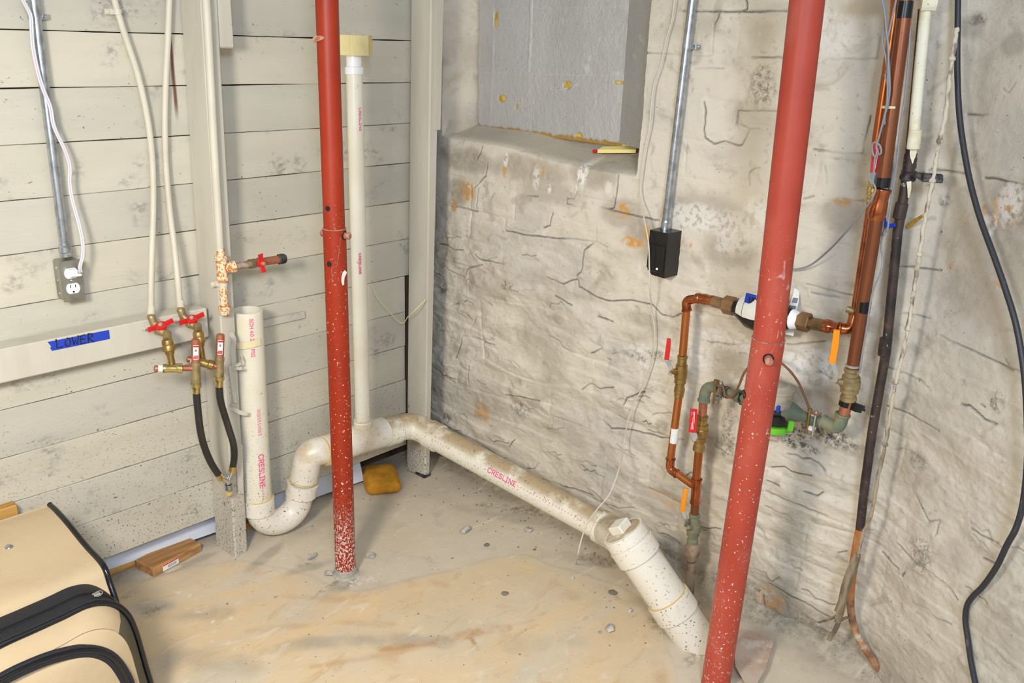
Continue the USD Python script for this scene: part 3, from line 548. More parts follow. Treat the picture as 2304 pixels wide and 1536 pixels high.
for flag, parent in ((False, wb), (True, wr)):
    for k in np.unique(labf[isr == flag]):
        sel = f3[(labf == k) & (isr == flag)]
        gridmesh(numbered(parent, 'stone'), W, sel, NRM, STONE, {'mask_a': MA, 'mask_b': MB})
pe, ne = path2(np.array([us[-1] - 0.06, us[-1] + 2.6]))
obj('upper_masonry', box2((XS + 0.02, 0.62, 1.80), (XS + 0.2, 2.46, CEIL), 0.001), STONE, wb)
for a, b, z0, z1, par in ((path2(np.array([SPLIT]))[0][0], pe[1], 1.795, CEIL, wr), (pe[0], pe[1], -0.02, 1.80, wr)):
    nn = np.array([*ne[1], 0]) * 0.08
    obj('plain_masonry', slab([(*a, z0), (*b, z0), (*b, z1), (*a, z1)], -nn), STONE, par)

# ---- floor
xs = np.concatenate([np.arange(-1.7, 0.45, 0.12), np.arange(0.45, 2.32, 0.0065)]); ys = np.concatenate([np.arange(-2.2, 0.40, 0.12), np.arange(0.40, 2.54, 0.0065)])
FX, FY = np.meshgrid(xs, ys, indexing='ij')
def fm(a, b, o=4, seed=0): return fbm2(FX, FY, a, b, o, seed)
FZ = 0.006 * (fm(2.5, 2.5, 3, 71) - 0.5) + 0.003 * (fm(18, 18, 4, 72) - 0.5)
FZ += 0.030 * ss(FX + 0.05 * (fm(6, 6, 3, 73) - 0.5), 2.02, 2.14) * ss(FY, 2.3, 2.0) + 0.012 * (fm(30, 30, 4, 74) - 0.5) * ss(FX, 1.97, 2.06)
def fp(px, py): return tuple(F(px, py)[:2])
tan_poly = np.array([fp(*p) for p in ((200,1310),(330,1300),(430,1272),(560,1262),(680,1290),(800,1330),(960,1290),(1050,1262),(1180,1250),(1330,1290),(1430,1340),(1500,1420),(1530,1536),(1550,1700),(600,1900),(100,1800))])
def inside(px, py, poly):
    c = np.zeros(px.shape, bool); n = len(poly)
    for i in range(n):
        (x0, y0), (x1, y1) = poly[i], poly[(i + 1) % n]
        cond = ((y0 > py) != (y1 > py)) & (px < (x1 - x0) * (py - y0) / (y1 - y0 + 1e-12) + x0); c ^= cond
    return c
dd = seg_dist(FX, FY, [tuple(p) for p in tan_poly] + [tuple(tan_poly[0])]); dd = np.where(inside(FX, FY, tan_poly), dd, -dd) + 0.10 * (fm(5, 5, 4, 75) - 0.5)
GA = np.zeros((*FX.shape, 3)); GB = np.zeros((*FX.shape, 3)); GA[..., 1] = ss(dd, -0.015, 0.045) * (0.75 + 0.5 * (fm(3, 3, 3, 76) - 0.5))
FZ += 0.0016 * ss(dd, 0.0, 0.006)
nf = fm(14, 14, 4, 77)
def fblot(arr, ch, px, py, r1, r2, amt, ang=0.0):
    c = F(px, py); ca, sa = math.cos(ang), math.sin(ang); dx, dy = FX - c[0], FY - c[1]
    d = np.hypot((dx * ca + dy * sa) / r1, (-dx * sa + dy * ca) / r2) + 0.9 * (nf - 0.5); arr[..., ch] = np.maximum(arr[..., ch], amt * ss(d, 1.0, 0.35))
def streak(arr, ch, pix, w, amt):
    d = seg_dist(FX, FY, [fp(*t) for t in pix]) / w + 1.1 * (nf - 0.5); arr[..., ch] = np.maximum(arr[..., ch], amt * ss(d, 1.0, 0.2))
for b in (([(860,1460),(960,1452),(1010,1436),(1060,1424),(1140,1412)],.022,.62),([(1010,1440),(1060,1436),(1075,1462)],.008,.7),([(700,1500),(860,1475),(960,1455)],.014,.35),([(930,1310),(1000,1318)],.03,.28),([(1240,1310),(1290,1345)],.035,.25),([(560,1420),(760,1400),(880,1405)],.018,.25),([(860,1475),(900,1500)],.03,.25),([(1480,1490),(1490,1536)],.03,.3),([(640,1340),(740,1350),(820,1340)],.02,.25)): streak(GA, 2, *b)
for b in (([(600,1470),(700,1445),(860,1440),(1000,1445)],.04,.55),([(330,1500),(420,1480),(560,1500)],.07,.4),([(320,1365),(420,1385),(500,1380)],.05,.5),([(1150,1450),(1300,1440)],.05,.3)): streak(GA, 0, *b)
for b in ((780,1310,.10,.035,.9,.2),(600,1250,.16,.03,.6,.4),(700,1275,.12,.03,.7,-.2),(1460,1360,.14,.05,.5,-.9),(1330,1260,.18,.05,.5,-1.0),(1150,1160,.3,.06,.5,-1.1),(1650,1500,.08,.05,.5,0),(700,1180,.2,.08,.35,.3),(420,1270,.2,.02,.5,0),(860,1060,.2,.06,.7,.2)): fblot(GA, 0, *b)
for b in ((430,1340,.015,.01,.9,0),(450,1375,.03,.02,.8,0),(480,1400,.008,.008,1,0),(485,1422,.01,.008,1,0),(475,1443,.012,.008,1,0),(520,1395,.03,.02,.8,0),(400,1335,.01,.01,.9,0),(800,1308,.05,.03,.8,0),(640,1255,.02,.01,.8,0),(450,1345,.02,.01,.7,0),(1580,1470,.05,.04,1,0),(1360,1525,.02,.02,.6,0),(840,1300,.05,.03,.6,0)): fblot(GB, 0, *b)
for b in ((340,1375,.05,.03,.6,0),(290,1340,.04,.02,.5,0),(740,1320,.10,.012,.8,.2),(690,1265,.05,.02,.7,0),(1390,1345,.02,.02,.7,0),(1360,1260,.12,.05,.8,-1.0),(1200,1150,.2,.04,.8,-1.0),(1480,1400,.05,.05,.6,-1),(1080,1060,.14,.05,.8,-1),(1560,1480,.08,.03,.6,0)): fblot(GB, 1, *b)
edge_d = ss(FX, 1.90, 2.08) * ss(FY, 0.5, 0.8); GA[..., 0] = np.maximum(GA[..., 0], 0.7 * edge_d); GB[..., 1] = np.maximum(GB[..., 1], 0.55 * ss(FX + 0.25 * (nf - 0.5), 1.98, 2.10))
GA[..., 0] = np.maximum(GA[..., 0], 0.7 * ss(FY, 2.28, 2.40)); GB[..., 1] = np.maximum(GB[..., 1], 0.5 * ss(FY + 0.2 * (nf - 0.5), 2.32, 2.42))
fv = np.stack([FX, FY, FZ], -1).reshape(-1, 3); ff, _ = gridfaces(len(xs), len(ys)); fn = vnormals(fv, ff)
if fn[:, 2].mean() < 0: ff = ff[:, ::-1]; fn = -fn
gridmesh('/World/floor', fv, ff, fn, FLOOR, {'mask_a': GA.reshape(-1, 3), 'mask_b': GB.reshape(-1, 3)}, kind='structure')
# ---- unseen rest of the room, closed with pale surfaces that bounce light
obj('ceiling', box2((-1.8, -2.3, CEIL), (2.6, 2.6, CEIL + 0.05), 0.001), PLASTER, kind='structure')
obj('wall_front', box2((-1.7, -2.3, -0.02), (2.6, -2.2, CEIL), 0.001), PLASTER, kind='structure')
obj('wall_side', box2((-1.8, -2.3, -0.02), (-1.65, 2.5, CEIL), 0.001), PLASTER, kind='structure')

# ================================================================== OBJECTS ON THE PLANK WALL
def sheared_stud(b, t, z0, z1):
    """A timber whose foot is the rectangle b (four x,y corners) and whose head is t."""
    bot = [(x, y, z0) for x, y in b]; top = [(x, y, z1) for x, y in t]; P = []
    for q in (bot, top):
        c = np.mean(q, 0)
        for p in q:
            p = np.array(p); e1 = unit(c - p); 
            P += [p + (0.004 * np.sign(c[0] - p[0]), 0, 0), p + (0, 0.004 * np.sign(c[1] - p[1]), 0)]
    return hull(P)
st = thing('wall_stud', 'grey-painted upright timber stud on the plank wall, speckled with mould at its foot', 'stud', (1.16, 2.27, 0))
obj('timber', sheared_stud([(1.13, 2.318), (1.137, 2.212), (1.186, 2.222), (1.184, 2.318)], [(1.166, 2.318), (1.166, 2.212), (1.214, 2.214), (1.214, 2.318)], 0.001, 1.75), STUD, st)
fl = [Y(528, 990, 2.211), Y(535, 1110, 2.211), Y(547, 1110, 2.211), Y(545, 1000, 2.211)]
obj('wood_sliver', slab(fl, (0, -0.003, 0)), STUD, st)
for px, py in ((509, 826), (512, 842), (513, 855), (514, 871), (515, 885)):
    c = Y(px, py, 2.214); obj('nail_hole', turned(c + (0, 0.002, 0), (0, -1, 0), [(0, .0032), (.0035, .0030)], 10), DARK, st)
cp = thing('corner_post', 'grey-painted corner post standing between the plank wall and the stone wall', 'post', (1.92, 2.26, 0))
obj('timber', sheared_stud([(1.898, 2.309), (1.908, 2.214), (1.932, 2.214), (1.930, 2.309)], [(1.930, 2.309), (1.932, 2.214), (1.974, 2.214), (1.974, 2.309)], 0.004, 1.75), STUD, cp)
a, b = Y(974, 0, 2.212), Y(990, 308, 2.212); obj('nailed_strip', hull([(x, y, z) for z, x0, x1 in ((1.75, 1.952, 1.978), (1.255, 1.944, 1.966)) for x in (x0, x1) for y in (2.214, 2.206)]), STUD, cp)
obj('foot', box2((1.903, 2.212, 0.0), (1.935, 2.308, 0.012), 0.001), CLAMPD, cp)  # thin dark slab standing in for the shadow gap under the post
a, b = Y(489, 108, 2.235), Y(523, 110, 2.235)
obj('hanging_board_end', box2((a[0], 2.222, a[2]), (b[0], 2.262, 1.75), 0.004), STUD, label='short grey board end hanging beside the stud at the top of the plank wall', cat='board')
lb = thing('ledger_board', 'long grey horizontal board fixed across the plank wall, blue tape on it', 'board', (0.5, 2.29, 0.7))
BY = 2.255
zt = Y(235, 745, BY)[2] + 0.001; zt = (Y(470, 690, BY)[2] + Y(20, 784, BY)[2]) / 2; zb = (Y(473, 754, BY)[2] + Y(20, 863, BY)[2]) / 2
obj('board', box2((-0.3, BY, zb), (Y(471, 720, BY)[0] - 0.004, YL - 0.001, zt), 0.003), STUD, lb)
tp = [Y(x, y, BY - 0.0004) for x, y in ((107, 769), (245, 742), (247, 762), (117, 789), (113, 783), (115, 779))]
bt = thing('tape_label', 'blue tape strip lettered LOWER stuck on the long horizontal board', 'tape', tp[0])
obj('tape', slab(tp, (0, -0.0006, 0)), BLUE, bt, smooth=False)
def hand(px0, py0, px1, py1, px2, py2, plane, y):
    """Maps a unit text box (0..1 along, 0..1 up) to the surface by three corners."""
    o, ex, ey = plane(px0, py0, y), plane(px1, py1, y), plane(px2, py2, y); return lambda u, v, *_: o + (ex - o) * u + (ey - o) * v
fn_ = hand(128, 783, 211, 768, 126, 763, Y, BY - 0.0012)
LET = {'L': [[(0, 1), (0.02, 0), (0.9, 0.05)]], 'O': [[(.5, .9), (.1, .6), (.15, .1), (.6, .0), (.95, .4), (.8, .85), (.45, .92)]], 'W': [[(0, .9), (.25, 0), (.5, .6), (.75, 0), (1, 1)]], 'E': [[(.9, .95), (.1, .9), (.05, 0), (.9, .05)], [(.1, .5), (.8, .5)]], 'R': [[(.05, 0), (.1, 1)], [(.1, 1), (.8, .9), (.8, .6), (.1, .5), (.95, -.05)]], 'U': [[(.0, 1), (.1, .15), (.5, 0), (.85, .2), (.9, 1)]], 'P': [[(.05, -.1), (.1, 1), (.8, .9), (.8, .5), (.1, .45)]]}
def letters(word, w=0.17, gap=0.04): return [[(i * (w + gap) + x * w, y) for x, y in l] for i, c in enumerate(word) for l in LET[c]]
obj('lettering', merge(*[tube(np.array([fn_(*q) for q in l]), 0.0016, 6) for l in letters('LOWER')]), INK, bt)
q0 = [Y(590, 735, YL), Y(683, 712, YL), Y(683, 703, YL), Y(590, 722, YL)]
obj('wood_lath', box2((q0[0][0] - .02, YL - 0.010, q0[0][2]), (q0[1][0], YL - 0.0005, q0[3][2] + 0.004), 0.001), PLANK[1], label='short thin lath nailed on the planks right of the standpipe', cat='lath')

# left conduit and outlet
def strap(c, axis, out, r, side, mat, parent, w=0.012):
    """One-hole strap: a band over the pipe and an ear on the side given."""
    axis, out, side = unit(axis), unit(out), unit(side); pts = [c + r * (math.cos(t) * side + math.sin(t) * out) for t in np.linspace(math.pi, 0, 12)]
    pts += [c + side * (r + 0.004) - out * (r - .001), c + side * (r + 0.020) - out * (r - .001)]
    pts = [c - side * r - out * (r - .001)] + pts
    return obj('strap', merge(ribbon(pts, axis, w, 0.0016), turned(c + side * (r + .012) - out * r, out, [(0, .005), (.003, .005), (.005, .003)], 10)), mat, parent)
c0, c1 = Y(75, 0, 2.293), Y(147, 566, 2.293); up_ = unit(c0 - c1)
cd = thing('conduit', 'shiny metal conduit pipe running down to the steel outlet box on the planks', 'conduit', c1)
obj('tube', rod(c1 + up_ * 0.0, c1 + up_ * 0.82, 0.0117, 24), GALV, cd)
obj('connector', turned(c1 - up_ * 0.012, up_, [(0, .0135), (.010, .0135), (.012, .0150), (.026, .0150), (.028, .0130), (.032, .0130)], 24), GALV, cd)
cs = Y(152, 571, 2.278); obj('set_screw', rod(cs, cs + np.array([0.005, -.008, 0]), 0.004, 10), BSTEEL, cd)
strap(Y(80, 37, 2.293), up_, (0, -1, 0), 0.0124, (1, 0, 0), GALV, cd)
B = [Y(137, 589, 2.272), Y(180, 582, 2.272), Y(192.5, 672, 2.272), Y(143, 680, 2.272)]
bx0, bx1 = (B[0][0] + B[3][0]) / 2 - .002, (B[1][0] + B[2][0]) / 2; bz0, bz1 = (B[2][2] + B[3][2]) / 2, (B[0][2] + B[1][2]) / 2
ob = thing('outlet_box', 'steel outlet box with two white sockets on the plank wall', 'outlet', ((bx0 + bx1) / 2, YL, bz0))
obj('box', box2((bx0 + .001, 2.274, bz0 + .001), (bx1 - .001, YL - .0005, bz1 - .001), 0.004), STEEL, ob)
obj('cover', box2((bx0, 2.2705, bz0), (bx1, 2.274, bz1), 0.0012), STEEL, ob)
bw = bx1 - bx0; cx = (bx0 + bx1) / 2
def receptacle(c, r):
    ang = np.linspace(0, 2 * np.pi, 40, endpoint=False); p = np.stack([np.cos(ang) * r, 0 * ang, np.clip(np.sin(ang) * r, -0.79 * r, 0.79 * r)], -1)
    rec_ = obj('receptacle', slab(c + p, (0, -0.0022, 0)), WHITE, ob, smooth=25)
    for sx, hh in ((-0.36, .0085), (0.36, .0070)):
        obj('slot', box2(c + (sx * r - .0009, -.0026, .002), c + (sx * r + .0009, -.0016, .002 + hh), .0002), SLOT, rec_)
    obj('ground_hole', turned(c + (0, -.0016, -.0085), (0, -1, 0), [(0, .0026), (.001, .0026)], 12), SLOT, rec_)
RC = [np.array([cx - .001, 2.2705, Y(163, 614, 2.27)[2]]), np.array([cx - .001, 2.2705, Y(167, 648, 2.27)[2]])]
for c in RC: receptacle(c, 0.0165)
obj('cover_screw', turned((RC[0] + RC[1]) / 2, (0, -1, 0), [(0, .0035), (.001, .0035), (.002, .002)], 12), BSTEEL, ob)
for zz in (bz0 + .018, (bz0 + bz1) / 2, bz1 - .02): obj('knockout', turned(np.array([bx0 + .0015, 2.298, zz]), (-1, 0, 0), [(0, .003), (.001, .003)], 10), BSTEEL, ob)
pc = thing('power_cord', 'white flat cord with a plug in the upper socket, hanging down the planks', 'cord', RC[0])
pl = RC[0] + (0.001, -0.0022, 0.003)
obj('plug', merge(rbox(pl + (0, -.009, 0), (.023, .018, .019), .004), rbox(pl + (.010, -.014, -.006), (.016, .012, .006), .002), *[rbox(pl + (dx, -.0185, 0), (.0022, .002, .015), .0006) for dx in (-.006, -.002, .002, .006)]), WHITE, pc)
cpix = [(40, -40), (52, 0), (68, 32), (71, 60), (74, 105), (85, 160), (97, 200), (113, 240), (122, 285), (147, 340), (157, 375), (157, 410), (163, 450), (178, 505), (186, 545), (186, 575), (180, 600)]
cpts = np.array([Y(x, y, 2.27 - 0.02 * ss(y, 380, 590)) for x, y in cpix] + [pl + (.017, -.014, .0)])
cs_ = spline(cpts, 8); obj('cord', merge(tube(cs_ + (-.0022, 0, 0), 0.0026, 10), tube(cs_ + (.0022, 0, 0), 0.0026, 10)), CORD, pc)

# supply pipes, valves, arresters, hoses
def lever_tee(c, ax, ln, mat, parent, tilt=(0, 0, 0)):
    """The little T handle of a washing-machine valve: a hub and two blades along ax."""
    ax = unit(ax); up2 = np.array([0, -.35, .94]); up2 = unit(up2 - ax * (up2 @ ax)); sd = np.cross(ax, up2)
    pts = [c - ax * ln + up2 * .002, c - ax * ln * .45 + up2 * .001, c - ax * .010 - up2 * .002, c + ax * .010 - up2 * .002, c + ax * ln * .45 + up2 * .002, c + ax * ln + up2 * .004]
    h = obj('handle', merge(ribbon(pts, (0, -.25, 1.0), [.0135, .0125, .009, .009, .0125, .0135], .006), turned(c - up2 * .009, up2, [(0, .010), (.003, .0150), (.012, .0160), (.013, .0130)], 20)), mat, parent)
    obj('handle_screw', turned(c + up2 * .004, up2, [(0, .006), (.004, .006), (.006, .004)], 14), METER, h)
def supply(pix, coup, elbow_px, hand_px, out_px, nut_px, lab):
    yk = [2.300] * (len(pix) - 4) + [2.285, 2.262, 2.240, 2.238]
    pts = [Y(x, y, k) for (x, y), k in zip(pix, yk)]; sp = spline(pts, 8)
    t = thing('supply_pipe', lab, 'pipe', pts[-1])
    obj('pipe', tube(sp, 0.0082, 18), PPIPE, t)
    a, b = Y(*coup[0], 2.238), Y(*coup[1], 2.238)
    obj('coupling', turned(a, b - a, [(0, .0095), (.001, .0103), (np.linalg.norm(b - a) - .003, .0103), (np.linalg.norm(b - a), .0085)], 20), PPIPE, t)
    e = Y(*elbow_px, 2.232); c = Y(*hand_px, 2.205); o = Y(*out_px, 2.185); n = Y(*nut_px, 2.165)
    body = merge(tube(arc_corner([b, e + (0, 0, .012), e + (.004, -.004, -.006), c - (0.0, 0, .018)], .010, 6), .0105, 16), tube(arc_corner([c - (0.006, -.004, .014), c + (.008, -.014, -.020), o, n], .014, 8), [.0105] * 9 + [.011] * 9 if False else .0110, 18), turned(c - (0, 0, .016), (0, -.35, .94), [(0, .012), (.006, .013), (.012, .010), (.016, .008)], 18))
    obj('valve_body', body, DBRASS, t)
    obj('mounting_ear', merge(rbox(e + (-.014, .004, -.016), (.022, .004, .010), .0015), turned(e + (-.022, .002, -.016), (0, -1, 0), [(0, .0055), (.003, .005)], 12)), PPIPE, t)
    return t, c, n
p1 = [(248, -60), (258, 0), (272, 50), (285, 90), (308, 160), (325, 230), (337, 300), (344, 380), (345, 470), (342, 560), (340, 640), (340, 690)]
p2 = [(384, -60), (381, 0), (378, 80), (373, 180), (371, 280), (374, 380), (383, 480), (393, 560), (400, 630), (404, 676)]
T1, h1, n1 = supply(p1, [(340, 688), (340, 712)], (341, 722), (362, 733), (376, 751), (376, 766), 'left painted supply pipe with red handle beside the blue tape')
strap(Y(265, 27, 2.300), (0.25, 0, 1), (0, -1, 0), .0090, (-1, 0, 0), PPIPE, T1, .013)
T2, h2, n2 = supply(p2, [(405, 674), (407, 697)], (407, 706), (432, 718), (444, 733), (446, 748), 'right painted supply pipe with red handle nearest the stud')
lever_tee(h1, (.9, -.2, .22), .034, HRED, T1); lever_tee(h2, (.92, -.2, .2), .034, HRED, T2)
def arrester(n, nutlen, arm_px, yarm, tee_px, ytee, capL, arr_top, arr_bot, tee_bot, nut_bot, lab):
    t = thing('water_hammer_arrester', lab, 'fitting', n)
    arm = Y(*arm_px, yarm); d = arm - n; L = np.linalg.norm(d)
    obj('swivel_nut', turned(n - unit(d) * .004, d, [(0, .011), (.003, .014), (.012, .0152), (.016, .0140), (.020, .0158), (.030, .0158), (.034, .0125), (.042, .0105)], 24), BRASS, t)
    obj('arm', rod(n + unit(d) * .03, arm, .0088, 18), BRASS, t)
    tee = Y(*tee_px, ytee); cl = Y(*capL, yarm + .004); d2 = unit(tee - cl)
    obj('end_cap', turned(cl, d2, [(0, .004), (.002, .0085), (.018, .0092), (.022, .0088)], 18), COPPERP, t)
    obj('end_print', turned(cl + d2 * .010, d2, [(0, .0094), (.011, .0094)], 18), PAPER, t)
    obj('side_tee', turned(cl + d2 * .021, d2, [(0, .0105), (.003, .0122), (.010, .0122), (.013, .0108), (.022, .0112), (.034, .0112), (.036, .0135), (.048, .0138), (.050, .0115)], 24), GOLD if capL[0] < 400 else BRASS, t)
    obj('cross_pipe', rod(cl + d2 * .05, tee, .0082, 16), COPPERP, t)
    at, ab, tb, nb = Y(*arr_top, ytee), Y(*arr_bot, ytee), Y(*tee_bot, ytee), Y(*nut_bot, ytee); dd_ = ab - at; L = np.linalg.norm(dd_)
    cyl = obj('cylinder', turned(at, dd_, [(0, .0085), (.002, .0106), (.008, .0110), (L, .0110)], 24), COPPERP, t)
    u_ = unit(dd_); side = unit(EYE - at); side = unit(side - u_ * (side @ u_))
    def patch(s0, s1, a0, a1, r): 
        th = np.linspace(a0, a1, 9); b_ = np.cross(side, u_); row = lambda s: [at + u_ * s + r * (math.cos(q) * side + math.sin(q) * b_) for q in th]
        A, Bq = np.array(row(s0)), np.array(row(s1)); v = np.vstack([A, Bq, A - side * .0004, Bq - side * .0004]); f = []
        for k in range(8): f += [[k, k + 1, k + 9], [k + 1, k + 10, k + 9], [k + 18, k + 27, k + 19], [k + 19, k + 27, k + 28]]
        g = tm(v, f); g.fix_normals(); return g
    lab_ = obj('sticker', patch(L * .22, L * .80, -.55, .75, .01135), PAPER, cyl)
    obj('sticker_band', merge(patch(L * .24, L * .30, -.50, .7, .0116), patch(L * .64, L * .68, -.42, .6, .0116), patch(L * .70, L * .76, -.5, .6, .0116)), HRED, lab_ if False else cyl)
    obj('sticker_mark', patch(L * .38, L * .48, -.15, .25, .0116), GREYM, cyl)
    obj('tee', turned(ab - u_ * .003, tb - ab, [(0, .0118), (.001, .0126), (.012, .0128), (.014, .0118), (.030, .0118), (.030, .0122), (np.linalg.norm(tb - ab) + .003, .0122)], 24), DBRASS, t)
    L3 = np.linalg.norm(nb - tb)
    obj('hose_nut', turned(tb, nb - tb, [(0, .0138), (.006, .0146), (.010, .0142), (.013, .0120), (.017, .0105), (L3, .0098), (L3 + .001, .0088)], 24), GOLD, t)
    return nb
e1 = arrester(n1, 0, (389, 828), 2.150, (440, 828), 2.120, (346, 829), (440, 762), (440, 817), (441, 862), (442, 884), 'left upright copper arrester whose tee joins the left valve')
e2 = arrester(n2, 0, (456, 812), 2.150, (488, 824), 2.118, (420, 807), (496, 751), (494, 806), (493, 846), (493, 870), 'right upright copper arrester in front of the stud')
def hose(pix, ys, start, lab):
    pts = np.array([start] + [Y(x, y, k) for (x, y), k in zip(pix, ys)]); t = thing('washer_hose', lab, 'hose', pts[-1])
    obj('hose', tube(spline(pts, 8), .0098, 18), RUBBER, t); return t, pts
hp1 = [(446, 930), (452, 975), (462, 1011), (476, 1043), (494, 1071)]; hp2 = [(497, 905), (513, 958), (525, 998), (527, 1028), (523, 1055)]
g1, q1 = hose(hp1, [2.125, 2.14, 2.155, 2.17, 2.183], e1, 'left black rubber hose, bowed to the left, hanging from the left arrester')
g2, q2 = hose(hp2, [2.125, 2.14, 2.155, 2.17, 2.180], e2, 'right black rubber hose hanging from the arrester by the stud')
for g, q in ((g1, q1), (g2, q2)):
    d = unit(q[-1] - q[-2]); obj('ferrule', turned(q[-1] - d * .012, d, [(0, .0102), (.002, .0112), (.024, .0112), (.026, .009)], 8), GOLD, g)
yc = Y(513, 1082, 2.182); yb = Y(515, 1104, 2.19); yj = thing('hose_connector', 'metal Y connector where the two black hoses meet', 'connector', yb)
obj('body', merge(tube([q1[-1], yc], .0085, 14), tube([q2[-1], yc + (.001, 0, .002)], .0085, 14), turned(yc + (0, 0, .006), yb - yc, [(0, .009), (.006, .0105), (.012, .0105)], 18)), BSTEEL, yj)
obj('nut', turned(yc + (0.001, 0, -.010), yb - yc, [(0, .0115), (.003, .0122), (.006, .0108), (.009, .0125), (.018, .0125), (.019, .011)], 18), GALV, yj)
obj('outlet', turned(yb + (0, 0, -.002), yb - yc, [(0, .0105), (.008, .0105), (.009, .009)], 18), GLUE, yj)

# painted third pipe with tee, side valve
GP = 2.198
gp = [Y(x, y, GP) for x, y in ((458, -60), (464, 0), (473, 165), (482, 335), (492, 505), (495, 562))]
gt = thing('painted_pipe', 'cream painted pipe on the stud with a rusty tee and a red-handled side valve', 'pipe', gp[-1])
obj('pipe', tube(spline(gp, 6), .0108, 20), PPIPE, gt)
ta, tb = Y(497, 575, GP), Y(501, 631, GP); td = unit(tb - ta)
obj('rusty_length', rod(Y(495, 558, GP), ta + td * .01, .0111, 20), RPIPE, gt)
s0, s1 = Y(503, 604, GP), Y(522, 600, GP - .004)
obj('tee', merge(turned(ta, td, [(0, .0150), (.002, .0172), (.011, .0172), (.013, .0150), (.060, .0150), (.062, .0168), (.072, .0168), (.074, .0145)], 24), turned(s0, s1 - s0, [(0, .014), (.018, .014), (.020, .0168), (.032, .0168), (.034, .0140)], 24)), RPIPE, gt)
v0, v1, v2, v3, v4 = Y(521, 601, GP - .004), Y(561, 594, GP - .01), Y(602, 587, GP - .012), Y(628, 583, GP - .014), Y(643, 581, GP - .015)
obj('nipple', rod(v0, v1, .0098, 20), NIPPLE, gt)
dv = unit(v2 - v1); Lv = np.linalg.norm(v2 - v1)
vb = obj('valve_body', turned(v1 - dv * .002, dv, [(0, .0120), (.002, .0132), (.020, .0132), (.024, .0115), (.030, .0140), (.040, .0140), (.046, .0115), (Lv, .0110)], 24), DBRASS, gt)
obj('outlet_pipe', rod(v2 - dv * .01, v3, .0115, 20), COPPERP, gt)
obj('cap', turned(v3 - dv * .004, v4 - v3, [(0, .0128), (.002, .0146), (.014, .0150), (.020, .0142), (.024, .0118)], 20), CLAMPD, gt)
hc = Y(589, 592, GP - .035); obj('valve_stem', rod(Y(586, 591, GP - .015), hc, .006, 14), DBRASS, gt)
hb = obj('handle', merge(ribbon([Y(586, 572, GP - .042), Y(587, 581, GP - .038), hc + (0, -.002, .008), hc + (0, -.002, -.008), Y(591, 602, GP - .038), Y(593, 613, GP - .042)], (1, 0, 0.05), [.0150, .0125, .010, .010, .0125, .0150], .0035), turned(hc + (0, .006, 0), (0, -1, 0), [(0, .012), (.004, .0135), (.008, .0125), (.009, .009)], 18)), HRED, gt)
obj('handle_screw', turned(hc + (0, -.003, 0), (.1, -1, 0), [(0, .006), (.008, .006), (.010, .004)], 14), PIN, hb)
la, l2 = Y(502, 640, GP), Y(505, 690, GP); obj('lower_pipe', rod(tb - td * .006, l2, .0109, 20), RPIPE, gt)
dl = unit(l2 - la); obj('bottom_cap', turned(l2 - dl * .002, dl, [(0, .0150), (.002, .0165), (.010, .0168), (.012, .0145), (.022, .0145), (.026, .0115)], 22), RPIPE, gt)
strap(Y(502, 638, GP), td, (0, -1, 0), .0113, (-1, 0, 0), PPIPE, gt, .014)

# ================================================================== PLASTIC DRAIN
dp = thing('drain_pipe', 'off-white plastic drain with standpipe, trap, vent and floor cleanout in the corner', 'pipe', (1.248, 2.25, 0))
R3, R15 = 0.0445, 0.0242
top = Y(556, 697, 2.25); bot = Y(580, 1138, 2.25); dst = unit(bot - top)
def openpipe(a, b, r, th=.005, n=36):
    L = np.linalg.norm(np.subtract(b, a)); return turned(a, np.subtract(b, a), [(.05, r - th), (0.001, r - th), (0, r - th + .001), (0, r - .001), (.001, r), (L, r)], n)
obj('standpipe', openpipe(top, bot, R3), PVC, dp)
tc = [Y(580, 1128, 2.25), np.array([1.250, 2.25, 0.130])]
obj('standpipe_hub', turned(Y(580, 1118, 2.25), dst, [(0, R3), (.001, .0495), (.003, .0505), (.050, .0500), (.052, R3)], 36), PVCF, dp)
obj('glue_line', turned(Y(580, 1117, 2.25), dst, [(0, R3), (.0015, .0475), (.003, R3)], 36), GLUE, dp)
ub = [np.array([1.250, 2.25, 0.128])]
for t in np.linspace(0, math.pi * .97, 16): ub.append(np.array([1.250 + .066 * (1 - math.cos(t)), 2.25 - .022 * t / math.pi, 0.112 - .062 * math.sin(t)]))
ub.append(Y(684, 1085, 2.22)); obj('trap_bend', tube(np.array(ub), R3 - .001, 32), PVCF, dp)
hA, hB = Y(677, 1112, 2.222), Y(683, 1078, 2.214); obj('trap_hub', turned(hA, hB - hA, [(0, R3), (.001, .0495), (.003, .0505), (.044, .0500), (.046, R3)], 36), PVCF, dp)
obj('glue_line', turned(hB - unit(hB - hA) * .001, hB - hA, [(0, R3 + .0015), (.003, R3 + .003), (.006, R3)], 36), GLUE, dp)
HY = 2.17; cE = np.array([1.812, HY, 0.262]); z745 = Y(745, 1010, HY)
el = arc_corner([hB, Y(694, 1018, 2.192), z745], .075, 14); obj('trap_elbow', tube(el, R3 + .001, 32), PVCF, dp)
hd = unit(cE - z745)
obj('elbow_hub', turned(z745 - hd * .028, hd, [(0, R3), (.004, .049), (.030, .050), (.034, R3)], 36), PVCF, dp)
obj('glue_line', turned(z745 - hd * .030, hd, [(0, R3), (.002, .0475), (.004, R3)], 36), GLUE, dp)
obj('branch_pipe', tube([z745, cE - hd * .10], R3, 32), PVCF, dp)
vx = Y(817, 985, HY); vb0, vt0 = np.array([vx[0], HY, vx[2]]), Y(797, 166, HY)
